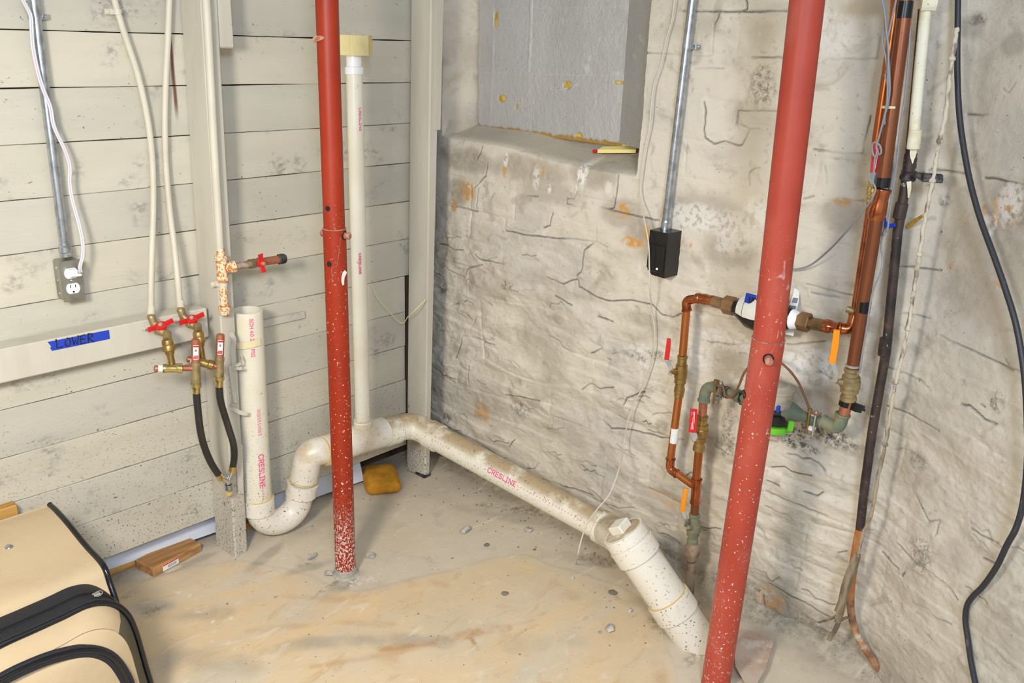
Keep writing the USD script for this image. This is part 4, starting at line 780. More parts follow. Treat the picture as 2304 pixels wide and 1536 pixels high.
obj('vent_tee', merge(turned(vb0 - hd * .085, hd, [(0, R3), (.001, .0505), (.050, .0500), (.060, .0475), (.110, .0475), (.120, .0500), (.170, .0505), (.171, R3)], 36), turned(vb0, (0, 0, 1), [(0, .030), (.055, .030), (.066, .0295)], 32)), PVCF, dp)
hub0 = Y(818, 962, HY); obj('vent_hub', turned(np.array([vb0[0], HY, hub0[2]]), (0, 0, 1), [(0, .0285), (.002, .0298), (.026, .0298), (.028, .0245)], 32), PVCW, dp)
vd = unit(vt0 - (vb0 + (0, 0, .07)))
obj('vent_pipe', rod(vb0 + (0, 0, .05), vt0 + vd * .005, R15, 30), PVC, dp)
ad0 = Y(797, 167, HY); obj('vent_adapter', turned(ad0, (0, 0, 1), [(0, .0262), (.001, .0272), (.020, .0272), (.022, .0225), (.052, .0225), (.054, .021)], 32), PVCW, dp)
cap0 = Y(799, 125, HY); ang = np.radians(-13 + 60 * np.arange(6)); vdir = unit((cap0 - EYE) * (1, 1, 0)); rgt = np.array([vdir[1], -vdir[0], 0])
hexp = np.array([cap0 + .052 * (math.sin(a_) * rgt - math.cos(a_) * vdir) for a_ in ang]); ht = Y(799, 79, HY)[2] - cap0[2]
obj('vent_cap', hull(np.vstack([hexp + (0, 0, .001), hexp + (0, 0, ht)])), FOAMC, dp, smooth=False)
for p, L_ in ((vt0 - vd * .02, .20), (vt0 - vd * .56, .12)): pass
side_v = unit((EYE - vt0) * (1, 1, 0)); side_v2 = unit(side_v + 0.95 * rgt)
for w, py in (('CRESLINE', 565), ('CRESLINE', 240)): obj('pipe_lettering', text_round(w, .010, Y(797, py, HY) * (1, 1, 0) + np.array([0, 0, Y(800, py, HY)[2]]), (0, 0, -1), R15, side_v2, bold=True), PINK, dp)
rs0, re0 = D(985, 985, 3.02), D(1345, 1180, 2.72); rd = unit(re0 - rs0); cE2 = rs0 - rd * (rs0[1] - HY) / rd[1] if False else cE
eb = arc_corner([cE - hd * .105, cE, rs0], .085, 16); obj('corner_elbow', tube(np.array(eb), R3 + .001, 36), PVCD, dp)
obj('elbow_collar', turned(cE - hd * .125, hd, [(0, R3), (.001, .0495), (.030, .0500), (.052, .0498), (.053, R3)], 36), PVCD, dp)
obj('elbow_collar', turned(rs0 - rd * .040, rd, [(0, R3), (.001, .0495), (.040, .0500), (.046, .0495), (.047, R3)], 36), PVCD, dp)
obj('long_pipe', tube([rs0, re0 + rd * .05], R3, 36), PVCD, dp)
up3 = np.array([0, 0, 1.0]); sdv = unit(EYE - (rs0 + re0) / 2)
def along(px, py, d0): 
    t0 = np.linspace(0, 1, 400); pp = rs0 + (re0 - rs0) * t0[:, None]; c = (pp - EYE) @ ROT; sc = 1152 + FPX * c[:, 0] / c[:, 2]; return pp[np.argmin(abs(sc - px))]
side_r = unit(unit(sdv - rd * (sdv @ rd)) * 1.0 - up3 * 0.30)
dash = [text_round('I', .004, along(px, 0, 0), rd, R3, side_r, stretch=3.0) for px in range(1178, 1330, 7)]; dash2 = [text_round('I', .004, along(px, 0, 0), rd, R3, side_r, stretch=3.0) for px in range(988, 1030, 6)]
obj('pipe_lettering', text_round('CRESLINE', .017, along(1112, 0, 0), rd, R3, side_r, bold=True), PINK, dp); obj('worn_print', merge(*dash), PINK, dp); obj('worn_print', merge(*dash2), PINK, dp)
c0s, c1s = Y(590, 1008, 2.25), Y(601, 1015, 2.25); ss_ = unit((EYE - bot) * (1, 1, 0)); rg2 = np.array([-ss_[1], ss_[0], 0]); sst = unit(ss_ + .42 * rg2)
axs = lambda py: top + dst * ((Y(560 + (py - 697) * .054, py, 2.25) - top) @ dst)
obj('pipe_lettering', text_round('CRESLINE', .017, axs(1008), dst, R3, sst, bold=True), PINK, dp)
obj('pipe_lettering', text_round('SCH 40 260 PSI', .011, axs(706), dst, R3, unit(ss_ + .22 * rg2), bold=True), PINK, dp)
obj('worn_print', merge(*[text_round('I', .004, axs(y_), dst, R3, sst, stretch=3.0) for y_ in range(1064, 1112, 6)]), PINK, dp)
obj('pipe_lettering', text_round('00035100S3', .010, axs(908), dst, R3, sst), PINK, dp)
# cleanout fitting
pl0, fe = D(1404, 1198, 2.39), F(1578, 1458, -.02); ca = unit(fe - pl0); R4 = .0565
obj('cleanout_hub', turned(pl0 - ca * .006, ca, [(0, .050), (.000, .0600), (.004, .0615), (.030, .0620), (.032, .0600), (.040, .0600), (.041, .0640), (.082, .0640), (.085, R4)], 44), PVCF, dp)
obj('cleanout_plug', turned(pl0 - ca * .008, ca, [(0, .048), (.001, .053), (.006, .053)], 44), PVCD, dp)
e_1 = unit(np.cross(ca, (0, 0, 1.0))); e_2 = np.cross(ca, e_1); e_a = unit(e_1 + .45 * e_2); e_b = np.cross(ca, e_a)
obj('plug_nut', rbox(pl0 - ca * .020, (.046, .046, .026), .003, (e_a, e_b, ca)), PVCF, dp)
obj('cleanout_pipe', turned(pl0 + ca * .075, ca, [(0, R4), (np.linalg.norm(fe - pl0) - .06, R4)], 44), PVCF, dp)
hl = np.linalg.norm(F(1520, 1383) - pl0); hk = (D(1497, 1352, 2.39) - pl0) @ ca
obj('lower_hub', turned(pl0 + ca * hk, ca, [(0, R4), (.001, .0615), (.006, .0625), (.055, .0625), (.058, R4)], 44), PVCF, dp)
obj('glue_line', turned(pl0 + ca * (hk - .002), ca, [(0, R4), (.002, .0600), (.005, R4)], 44), GLUE, dp)
jn = pl0 + ca * .055; bh = re0 + rd * .015
obj('branch_hub', merge(turned(bh - rd * .012, rd, [(0, R3), (.001, .0515), (.004, .0525), (.040, .0525), (.050, .050)], 40), tube(np.array([bh + rd * .02, jn]), [.050, .045], 32)), PVCD, dp)
obj('glue_line', turned(bh - rd * .014, rd, [(0, R3), (.002, .048), (.005, R3)], 40), GLUE, dp)
# torn strapping on the standpipe
sp_ = thing('torn_strap', 'torn cream plastic strap curled round the top of the standpipe beside the stud', 'strap', Y(550, 765, 2.21))
cc = axs(763); th = np.linspace(-1.55, .70, 22); fr, sr = ss_, rg2
obj('band', ribbon([cc + (R3 + .0045) * (math.cos(q) * fr + math.sin(q) * sr) + (0, 0, .004 * math.sin(q * 2)) for q in th], (0, 0, 1), np.linspace(.018, .021, 22), .0022), CREAM, sp_)
obj('loose_strip', ribbon(spline([Y(x, y, 2.205) for x, y in ((519, 748), (527, 765), (524, 790), (526, 815), (530, 833))], 6), (1, -.3, .1), .012, .0014), STUD, sp_)
obj('loose_strip', ribbon(spline([Y(x, y, k) for x, y, k in ((541, 800, 2.205), (543, 815, 2.19), (531, 824, 2.195), (536, 829, 2.192), (545, 828, 2.185))], 6), (0, -.2, 1), .010, .0014), STUD, sp_)
obj('hanger_strip', ribbon(spline([Y(x, y, k) for x, y, k in ((518, 822, 2.208), (524, 870, 2.209), (528, 905, 2.209), (521, 916, 2.206), (532, 924, 2.20), (548, 930, 2.195), (557, 930, 2.192))], 8), (.3, 0, 1), .012, .0014), STUD, sp_)

# ================================================================== RED STEEL POSTS
def post(axis, r1, r2, lab, mat, pinaz, holes, zpin, pinlen):
    """A two-piece steel post. axis: foot, joint and head of its centre line."""
    A0, A1, A2 = [np.asarray(a_, float) for a_ in axis]; zj = A1[2]; t = thing('steel_post', lab, 'post', A0)
    cen = lambda z_: A0 + (A1 - A0) * (z_ - A0[2]) / (A1[2] - A0[2]) if z_ <= zj else A1 + (A2 - A1) * (z_ - zj) / (A2[2] - zj)
    def pipe(a_, b_, r, nm, hs):
        L = np.linalg.norm(b_ - a_)
        pp = obj(nm, turned(a_, b_ - a_, [(0, r - .004), (0, r - .001), (.001, r), (L - .001, r), (L, r - .001), (L, r - .004), (L - .03, r - .004)], 48), mat, t)
        for az, zz, hr in hs:
            d = np.array([math.cos(az), math.sin(az), 0]); c = cen(zz); e = np.array([-d[1], d[0], 0])
            an = np.linspace(0, 2 * np.pi, 20, endpoint=False); al = hr * np.cos(an) / r
            rim = np.array([c + (r + .0006) * (math.cos(x) * d + math.sin(x) * e) + (0, 0, hr * math.sin(q)) for x, q in zip(al, an)])
            obj('hole', slab(rim, -d * .004), DARK, pp)
    u2 = unit(A2 - A1)
    pipe(A1 - u2 * .05, A2, r1, 'upper_tube', [h for h in holes if h[1] > zj]); pipe(A0, A1, r2, 'lower_tube', [h for h in holes if h[1] <= zj])
    d = np.array([math.cos(pinaz), math.sin(pinaz), 0]); c = cen(zpin)
    obj('pin', turned(c - d * (r2 + .010), d, [(0, .0075), (.002, .0092), (2 * r2 + .010 + pinlen - .002, .0092), (2 * r2 + .010 + pinlen, .0075)], 20), PIN, t)
    obj('pin_socket', turned(c + d * (r2 - .003), d, [(0, .0122), (.0042, .0122)], 20), DARK, t)
    u1 = unit(A1 - A0); obj('collar_edge', turned(A1 - u1 * .001, u1, [(0, r2), (.0006, r2 + .0010), (.0018, r2 + .0010), (.0026, r1)], 48), PIN, t)
    return t
LB = np.array([1.3348, 1.9136, 0]); dL = np.hypot(LB[0], LB[1])
def vaz(b, dpx, r, zz):
    """Azimuth of the point of a post that lies dpx pixels right of its axis, seen from the eye."""
    b = np.asarray(b); c = b + (0, 0, zz); depth = ((c - EYE) @ ROT)[2]; f_ = math.asin(np.clip(dpx * depth / FPX / r, -1, 1)); back = math.atan2(-b[1], -b[0]); return back + f_
def zat(b, py):
    zz = np.linspace(0, 1.7, 1701); c = (np.asarray(b)[None] + np.stack([0 * zz, 0 * zz, zz], 1) - EYE) @ ROT; return zz[np.argmin(abs(768 + FPX * c[:, 1] / c[:, 2] - py))]
up_z = lambda b_, z_: np.array([b_[0], b_[1], z_])
RL1, RL2 = .0280, .0303
post((LB, up_z(LB, zat(LB, 514)), up_z(LB, 1.75)), RL1, RL2, 'far red steel post standing before the plank wall', RED_L, vaz(LB, 22, RL2, .95), [(vaz(LB, -13, RL1, 1.0), zat(LB, 465), .0070), (vaz(LB, -14, RL2, .85), zat(LB, 589), .0072)], zat(LB, 527), .016)
def ranged(px, py, rho): k_ = ray(px, py); return EYE + k_ * rho / np.hypot(k_[0], k_[1])
RA1, RA2 = ranged(1729, 762, 1.932), ranged(1816, 0, 1.932); RB = RA1 + (ranged(1610, 1536, 1.932) - RA1) * (RA1[2] / (RA1[2] - ranged(1610, 1536, 1.932)[2])); RA2 = RA1 + (RA2 - RA1) * (1.72 - RA1[2]) / (RA2[2] - RA1[2])
RU, RLW = .0340, .0358
def zpt(P_, Q_, py):
    k_ = np.linspace(0, 1, 1500)[:, None]; c_ = P_ + (Q_ - P_) * k_; w_ = (c_ - EYE) @ ROT; i_ = np.argmin(abs(768 + FPX * w_[:, 1] / w_[:, 2] - py)); return c_[i_]
hu, hl, pz = zpt(RA1, RA2, 672), zpt(RB, RA1, 888), zpt(RB, RA1, 795)
hb_ = lambda c_: np.array([c_[0], c_[1], 0])
post((RB, RA1, RA2), RU, RLW, 'near thick red steel post at the right in front of the stone wall', RED_R, vaz(hb_(pz), 6, RLW, pz[2]), [(vaz(hb_(hu), -36, RU, hu[2]), hu[2], .008), (vaz(hb_(hl), -34, RLW, hl[2]), hl[2], .010)], pz[2], .020)
tg = thing('tape_scrap', 'torn pale tape scrap curling off the far red post near its top', 'tape', LB + (-.03, -.01, 1.5))
cB = LB; az0 = vaz(LB, -22, .0345, 1.5)
def onpost(az, zz, r): return LB + np.array([r * math.cos(az), r * math.sin(az), zz])
zz1 = zat(LB, 88); obj('scrap', ribbon([onpost(vaz(LB, -8, .028, 1.5), zz1 + .004, .0290), onpost(vaz(LB, -17, .028, 1.5), zz1 + .002, .0292), onpost(vaz(LB, -23, .028, 1.5), zz1 + .001, .0320), onpost(vaz(LB, -24, .028, 1.5), zz1 - .006, .0365)], (0.2, .1, 1), [.004, .012, .016, .016], .001), PIN, tg)
fk = thing('paint_flake', 'white curled paint flake stuck on the right of the far red post', 'flake', LB + (.02, -.03, .85))
obj('flake', ribbon([onpost(vaz(LB, dx, .0303, .85), zat(LB, py), .0311) for dx, py in ((21, 607), (18, 611), (15, 618), (14, 628), (15, 636))], [np.array([math.cos(vaz(LB, 18, .0303, .85) + 1.57), math.sin(vaz(LB, 18, .0303, .85) + 1.57), .3])] * 5, [.010, .014, .012, .010, .005], .001), PVCW, fk)
th_ = thing('string', 'thin pale string dangling from the pin of the far red post', 'string', LB + (0, -.04, .9))
obj('string', tube(spline([onpost(vaz(LB, dx, .0303, .9), zat(LB, py), .0318) for dx, py in ((12, 530), (8, 560), (3, 590), (0, 592), (-8, 598), (-8, 612), (-7, 620), (-12, 622), (-16, 632))], 6), .0006, 6), PIN, th_)
obj('post_footing', turned(LB + (0, 0, -.004), (0, 0, 1), [(0, .046), (.005, .040), (.010, .035), (.026, .0322), (.028, .0305)], 28), CEMENT, label='grey cement collar round the foot of the far red post', cat='footing')

# ================================================================== LOW ITEMS BY THE PLANK WALL
w0, w1 = F(255, 1282), F(818, 1090); wa, wb_ = np.array([0.55, w0[1] + .03, 0.028]), np.array([w1[0], w1[1] + .0, .012]); du_ = unit(wb_ - wa)
wa = np.array([0.5, 2.395, .030]); wb_ = np.array([1.716, 2.335, .014]); du_ = unit(wb_ - wa); tilt = np.array([0, .30, .95])
obj('white_trim_board', hull([p + s_ * np.array([0, 1, 0]) * .006 + tilt * h_ for p in (wa, wb_) for s_ in (-1, 1) for h_ in (0, .075)]), WBOARD, label='long white trim board lying on edge under the planks', cat='board')
B0, B1, B2, B3 = F(310, 1276), F(347, 1300), F(455, 1240), F(440, 1226)
ex = unit(B2 - B1); ey = np.array([-ex[1], ex[0], 0]); 
wk = thing('wood_block', 'brown wooden block with a red and white sticker in front of the white board', 'block', B1)
BL, BWd, BH = np.linalg.norm(B2 - B1), .085, .030
obj('block', rbox(B1 + ex * BL / 2 + ey * BWd / 2 + (0, 0, BH / 2 + .001), (BL, BWd, BH), .0025, (ex, ey, (0, 0, 1))), BLOCKW, wk)
so = B1 + ex * BL * .18 - ey * .0006 + (0, 0, .005)
stk = obj('sticker', slab([so, so + ex * .056, so + ex * .056 + (0, 0, .021), so + (0, 0, .021)], -ey * .0004), PAPER, wk, smooth=False)
obj('sticker_stripe', slab([so + ex * .001 - ey * .0005 + (0, 0, .017), so + ex * .055 - ey * .0005 + (0, 0, .017), so + ex * .055 - ey * .0005 + (0, 0, .0205), so + ex * .001 - ey * .0005 + (0, 0, .0205)], -ey * .0004), HRED, stk, smooth=False)
obj('barcode', merge(*[slab([so + ex * (.018 + k * .0035) - ey * .0005 + (0, 0, .004), so + ex * (.0196 + k * .0035) - ey * .0005 + (0, 0, .004), so + ex * (.0196 + k * .0035) - ey * .0005 + (0, 0, .014), so + ex * (.018 + k * .0035) - ey * .0005 + (0, 0, .014)], -ey * .0003) for k in range(9)]), GREYM, stk, smooth=False)
obj('pine_block', rbox(np.array([.80, 2.405, .016]), (.20, .06, .028), .002, ((1, -.03, 0), (.03, 1, 0), (0, 0, 1))), RAW, label='raw pine block under the white board beside the suitcase', cat='block')
c_ = F(585, 1196); obj('pine_offcut', rbox(np.array([1.335, 2.375, .013]), (.20, .07, .024), .002, ((1, .12, 0), (-.12, 1, 0), (0, 0, 1))), RAW, label='pale pine offcut on the floor behind the trap of the standpipe', cat='block')
S0, S1, S2, S3 = F(825, 1118), F(903, 1110), F(868, 1052), F(805, 1072)
sx, sy = unit(S1 - S0), None; sy = np.array([-sx[1], sx[0], 0])
obj('sponge', trimesh.smoothing.filter_taubin(rbox((S0 + S1) / 2 + sy * .078 + (0, 0, .024), (.126, .172, .048), .017, (sx, sy, (0, 0, 1))).subdivide().subdivide(), iterations=4), SPONGE, label='yellow-orange sponge lying on the floor beside the far red post', cat='sponge')

obj('dried_glue_strand', tube(spline([Y(x, y, k) for x, y, k in ((836, 640, 2.317), (850, 672, 2.300), (872, 697, 2.29), (895, 722, 2.285), (908, 726, 2.28), (918, 712, 2.25), (935, 697, 2.212), (958, 674, 2.209))], 6), .0016, 8), CREAM, label='yellowish dried strand drooping from the planks to the corner post', cat='string')

# ================================================================== SUITCASE
sc = thing('suitcase', 'beige fabric suitcase with black piping and zips at the lower left corner', 'suitcase', (0.35, 1.95, 0))
XR = 0.63; X0 = 0.02
prof = [(2.158, .012), (2.162, .20), (2.158, .385), (2.148, .406)] + [tuple(X(x, y, XR)[1:]) for x, y in ((150, 1170), (195, 1225), (235, 1270), (250, 1310), (262, 1345), (266, 1362))] + [(1.790, .20), (1.792, .012)]
pr = spline([(y, z, 0) for y, z in prof], 5)[:, :2]
def shell(xa, xb, p2):
    p = np.array(p2); a = np.column_stack([np.full(len(p), xa), p]); return slab(a, (xb - xa, 0, 0))
obj('body', shell(X0, XR - .004, pr), FABRIC, sc, smooth=40)
edge_path = np.column_stack([np.full(len(pr), XR - .003), pr[5:5 + len(pr)]]) if False else np.column_stack([np.full(len(pr), XR - .003), pr])
obj('edge_piping', tube(edge_path[8:-6], .0068, 12), PIPING, sc)
PY_ = 1.742
outl = [Y(-420, 1640, PY_)] + [Y(x, y, PY_) for x, y in ((-150, 1530), (0, 1452), (70, 1420), (140, 1388), (190, 1364), (228, 1357), (258, 1364), (282, 1385), (297, 1415), (308, 1450), (322, 1500), (334, 1540))]
zmin = .012; outl = [p for p in outl]; last = outl[-1]; outl = np.array(outl + [last + (.002, 0, -.05), np.array([last[0] + .003, PY_, .02])])
ol = spline(outl, 6); ring_ = lambda y: np.column_stack([ol[:, 0], np.full(len(ol), y), ol[:, 2]])
def loft(rings):
    n = len(rings[0]); v = np.vstack(rings); f = []
    for i in range(len(rings) - 1):
        for j in range(n - 1): a_ = i * n + j; f += [[a_, a_ + 1, a_ + n + 1], [a_, a_ + n + 1, a_ + n]]
    return tm(v, f)
def thicken(m, t=.004):
    nrm = vnormals(np.asarray(m.vertices), m.faces); v = np.vstack([m.vertices, m.vertices - nrm * t]); n = len(m.vertices); f = np.vstack([m.faces, m.faces[:, ::-1] + n])
    e = trimesh.grouping.group_rows(m.edges_sorted, require_count=1); ed = m.edges[e]; f = np.vstack([f, [[a_, b_, b_ + n] for a_, b_ in ed][:], [[a_, b_ + n, a_ + n] for a_, b_ in ed]]); g = tm(v, f[:, ::-1]); return g if g.volume > 0 else tm(v, f)
def inset(p, k, dy):
    c = np.array([0.28, 0, .12]); q = p.copy(); d = q - c; d[:, 1] = 0; L = np.linalg.norm(d, axis=1, keepdims=True); q = q - d / L * k; q[:, 1] += dy; return q
rb = ring_(PY_)
zg = loft([inset(rb, -.002, .085), inset(rb, -.003, .060), inset(rb, .000, .035), inset(rb, -.001, .012), rb])
obj('zip_gusset', thicken(zg), WEB, sc)
obj('zip', tube(inset(rb, -.004, .040), .0045, 8), PIPING, sc); obj('zip', tube(inset(rb, -.003, .020), .0022, 8), WEB, sc)
obj('pocket_piping', tube(inset(rb, -.004, -.004), .0075, 12), PIPING, sc)
pan = [inset(rb, .004, -.004), inset(rb, .016, -.034), inset(rb, .034, -.058), inset(rb, .060, -.070), inset(rb, .10, -.078), inset(rb, .20, -.082)]
kx = int(np.argmax(ol[:, 0] > ol[:, 0].max() - .050))
obj('pocket_side', thicken(loft([q_[:kx + 1] for q_ in pan[:3]]), .003), FABRIC, sc); obj('pocket_gusset', thicken(loft([q_[kx:] for q_ in pan[:3]]), .003), GUSSET, sc)  # same strip turns dark olive at the right, shade of that side in its colour
obj('front_pocket', thicken(loft(pan[2:]), .003), FABRIC, sc)
lp = np.array([Y(x, y, 1.668) for x, y in ((-160, 1620), (0, 1530), (60, 1500), (120, 1477), (180, 1464), (220, 1466), (252, 1482), (275, 1512), (290, 1545), (300, 1600))]); lps = spline(lp, 6)
obj('lower_zip', ribbon(lps, np.cross(np.gradient(lps, axis=0), (0, 1.0, 0)), .026, .012), WEB, sc); obj('lower_piping', tube(lps + (0, -.006, .004), .005, 10), PIPING, sc)
rv = X(20, 1229, .54); tpz = F(20, 1229, .402); obj('rivet', turned(tpz + (0, 0, -.004), (0, -.15, 1), [(0, .0095), (.004, .009), (.007, .006), (.008, .002)], 18), BSTEEL, sc)
zp = Y(216, 1343, 1.752); obj('zip_pull', merge(rbox(zp + (0, -.004, .010), (.016, .008, .008), .002), tube([zp + (.004 + .008 * math.cos(q), -.006, .010 + .006 * math.sin(q)) for q in np.linspace(0, 6.2, 16)], .0016, 8)), BSTEEL, sc)
ob1 = Y(37, 1134, 2.285); obj('orange_board', box2((.35, 2.28, .002), (ob1[0], 2.312, ob1[2]), .002), RAW, label='orange wooden board end standing behind the suitcase', cat='board')

# ================================================================== WINDOW RECESS
xf = XS + rec - .030
fy0, fy1 = X(1075, 200, xf)[1], X(1408, 160, xf)[1]; fz0 = X(1240, 309, xf)[2]
ny, nz = 120, 140; yg = np.linspace(fy0, fy1, ny); zg_ = np.linspace(fz0, 1.75, nz); GY, GZ = np.meshgrid(yg, zg_, indexing='ij')
corner = ss(np.hypot(np.maximum(GY - (fy0 - .06), 0), np.maximum(fz0 + .06 - GZ, 0)), .06, .072)
bow = .004 * (fbm2(GY, GZ, 7, 7, 3, 81) - .5) + .002 * (fbm2(GY, GZ, 40, 60, 3, 82) - .5)
zlow = fz0 + .012 * np.clip((GY - fy0) / (fy1 - fy0), 0, 1) * 0
GZ2 = np.where(GZ < fz0 + .05, np.maximum(GZ, fz0 + .045 - np.sqrt(np.maximum(.045 ** 2 - np.maximum(GY - (fy0 - .045), 0) ** 2, 0))), GZ)
def lnp(p0, p1, w): return np.exp(-(seg_dist(GY, GZ, [tuple(X(*p0, xf)[1:]), tuple(X(*p1, xf)[1:])]) / w) ** 2)
crease = np.maximum.reduce([lnp((1196, 0), (1190, 160), .0025), lnp((1190, 160), (1190, 290), .002) * .4, lnp((1112, 20), (1103, 285), .0025) * .7, lnp((1085, 165), (1405, 171), .0025) * .5, lnp((1085, 22), (1400, 14), .0025) * .3, lnp((1300, 190), (1250, 205), .004) * .5])
yel = np.zeros(GY.shape); wht = np.zeros(GY.shape); nz_ = fbm2(GY, GZ, 50, 50, 3, 83)
for px, py, ry, rz, arr in ((1116, 40, .010, .030, 0), (1275, 191, .018, .012, 0), (1130, 222, .022, .012, 0), (1163, 240, .006, .010, 0), (1393, 186, .022, .006, 0), (1302, 307, .014, .010, 0), (1072, 240, .004, .03, 0), (1139, 155, .004, .004, 0), (1320, 155, .008, .016, 1), (1267, 50, .004, .010, 1), (1110, 25, .004, .03, 1), (1327, 130, .008, .008, 1), (1200, 225, .004, .02, 1), (1240, 198, .003, .006, 1), (1390, 165, .01, .006, 1), (1340, 230, .004, .008, 1), (1350, 90, .003, .01, 1), (1410, 80, .004, .03, 1)):
    c = X(px, py, xf); d = np.hypot((GY - c[1]) / ry, (GZ - c[2]) / rz) + 1.3 * (nz_ - .5); g = ss(d, 1.05, .75)
    if arr: wht = np.maximum(wht, g)
    else: yel = np.maximum(yel, g)
yel = np.maximum(yel, ss(fz0 + .012 + .03 * (nz_ - .5) - GZ, -.002, .004)); yel = np.maximum(yel, .9 * ss(GY + .02 * (nz_ - .5), fy0 - .004, fy0 + .001) * ss(GZ, 1.5, 1.35))
wr_ = ss(GY, fy1 + .06, fy1) * (fbm2(GY, GZ, 30, 18, 4, 84) > .56); wht = np.maximum(wht, .6 * wr_)
Vf = np.stack([xf - bow - .003 * crease + .004 * yel, GY, GZ2], -1).reshape(-1, 3); ft, _ = gridfaces(ny, nz); nn_ = vnormals(Vf, ft)
if nn_[:, 0].mean() > 0: ft = ft[:, ::-1]; nn_ = -nn_
fo = thing('insulation_panel', 'silver foil-faced foam panel filling the window recess, torn in places', 'insulation', (0, 0, 0))
gm = np.zeros((GY.size, 3)); gm[:, 1] = yel.ravel(); gm[:, 0] = .35 * fbm2(GY, GZ, 6, 3, 4, 85).ravel() ; gb = np.zeros((GY.size, 3)); gb[:, 0] = np.maximum(wht, .75 * crease).ravel()
gridmesh(numbered(fo, 'foil_face'), Vf, ft, nn_, FOIL, {'mask_a': gm, 'mask_b': gb})
obj('foam_core', box2((xf + .003, fy1, fz0 + .012), (xf + .026, fy0, 1.75), .002), FOAM, fo)
# folded side flap of foil
A, Bf = np.array([xf - .002, fy1 + .004]), np.array([XS + .045, 1.498]); sgr = np.linspace(0, 1, 30); zgr = np.linspace(fz0 + .01, 1.75, 90); SG, ZG = np.meshgrid(sgr, zgr, indexing='ij')
fx = A[0] + (Bf[0] - A[0]) * SG; fyv = A[1] + (Bf[1] - A[1]) * SG; wrk = np.sin((ZG * 48 + SG * 5)) ** 8 * .004 * ss(fbm2(SG, ZG, 2, 9, 2, 86), .45, .6)
Vs = np.stack([fx - wrk, fyv + wrk, ZG], -1).reshape(-1, 3); fs_, _ = gridfaces(30, 90); ns_ = vnormals(Vs, fs_)
if ns_[:, 0].mean() > 0: fs_ = fs_[:, ::-1]; ns_ = -ns_
gm2 = np.zeros((SG.size, 3)); gm2[:, 0] = .5; gb2 = np.zeros((SG.size, 3)); gb2[:, 0] = (wrk > .0022).ravel() * .8  # angled flap coloured darker than the flat face, its shading in the mask
gridmesh(numbered(fo, 'folded_flap'), Vs, fs_, ns_, FOIL, {'mask_a': gm2, 'mask_b': gb2})
def SILL(px, py):
    r_ = ray(px, py); t_ = (1.180 - EYE[2] - .34 * XS) / (r_[2] - .34 * r_[0]); return EYE + t_ * r_
def scrap(pix, h, lab):
    q = [SILL(x, y) + (0, 0, .003) for x, y in pix]; return obj('foam_scrap', slab(q, (0, 0, h)), FOAMP, label=lab, cat='foam scrap', smooth=False)
scrap([(1392, 336), (1431, 337), (1433, 328), (1400, 325)], .022, 'upper pale yellow foam scrap tucked in the right end of the window sill')
scrap([(1344, 346), (1430, 346), (1432, 338), (1356, 339)], .010, 'lower longer yellow foam scrap on the sill with a red tip')
r_ = SILL(1338, 345) + (0, 0, .006); obj('red_cap', turned(r_ + (0, .008, .0), (.1, -1, .1), [(0, .003), (.003, .006), (.012, .006), (.014, .004)], 12), HRED, label='small red cap at the tip of the lower foam scrap', cat='cap')

# ================================================================== STONE WALL: conduit, black outlet box, thin cable
k0, k1 = X(1558, 0, 2.078), X(1497, 512, 2.078); ku = unit(k0 - k1)
c2 = thing('conduit', 'shiny metal conduit pipe running down to the black box on the stone wall', 'conduit', k1)
obj('tube', rod(k1, k1 + ku * .72, .0117, 24), GALV, c2)
obj('connector', turned(k1 - ku * .006, ku, [(0, .0135), (.022, .0135), (.024, .0125), (.028, .0117)], 24), GALV, c2)
strap(X(1546, 105, 2.078), ku, (-1, 0, 0), .0124, (0, -1, 0), GALV, c2)
bk_ = thing('outlet_box', 'black plastic outlet box with a green light on the stone wall', 'outlet', X(1490, 630, 2.08))
BXF = 2.035; fTL, fTR, fBR, fBL = X(1459, 516, BXF), X(1503, 525, BXF), X(1499, 628, BXF), X(1455, 616, BXF)
zt_, zb_ = (fTL[2] + fTR[2]) / 2, (fBR[2] + fBL[2]) / 2; y1_, y0_ = (fTL[1] + fBL[1]) / 2 + .002, (fTR[1] + fBR[1]) / 2
bodyp = []
for xx in (BXF, 2.103):
    for yy_ in (y0_, y1_):
        bodyp += [(xx, yy_ + (.004 if yy_ == y0_ else -.004) * (xx == BXF), zt_), (xx, yy_ + (.003 if yy_ == y0_ else -.003) * (xx == BXF), zb_ + .022 * (yy_ == y1_)), (xx + .006 * (xx == BXF), yy_ + (.018 if yy_ == y0_ else -.018), zb_)]
obj('housing', hull(bodyp), BPLAST, bk_, smooth=20)
yc_ = (y0_ + y1_) / 2; obj('face_plate', rbox((BXF - .001, yc_, zb_ + .052), (.006, (y1_ - y0_) * .78, .078), .003), BPLAST, bk_)
ld = X(1477.5, 605, BXF - .005); obj('indicator_light', turned(ld + (.001, 0, 0), (-1, 0, 0), [(0, .0028), (.0014, .0024)], 12), LED, bk_)
for dy_, dz_ in ((-.012, .004), (.012, .004), (0, -.012), (0.0, .018)): obj('slot', rbox((BXF - .0045, ld[1] + dy_, ld[2] + dz_), (.0012, .004, .008), .0004), SLOT, bk_)
tw = [(1528, -60), (1518, 0), (1512, 45), (1500, 85), (1488, 140), (1470, 200), (1462, 280), (1452, 330), (1443, 390), (1441, 440), (1449, 490), (1459, 545), (1461, 600), (1462, 650), (1467, 700), (1473, 745), (1470, 800), (1452, 860), (1428, 905), (1412, 950), (1404, 1000), (1394, 1050), (1372, 1110), (1340, 1150), (1318, 1185), (1305, 1225), (1300, 1250)]
def twx(y): return 2.078 if y < 480 else (2.028 if y < 640 else 2.07)
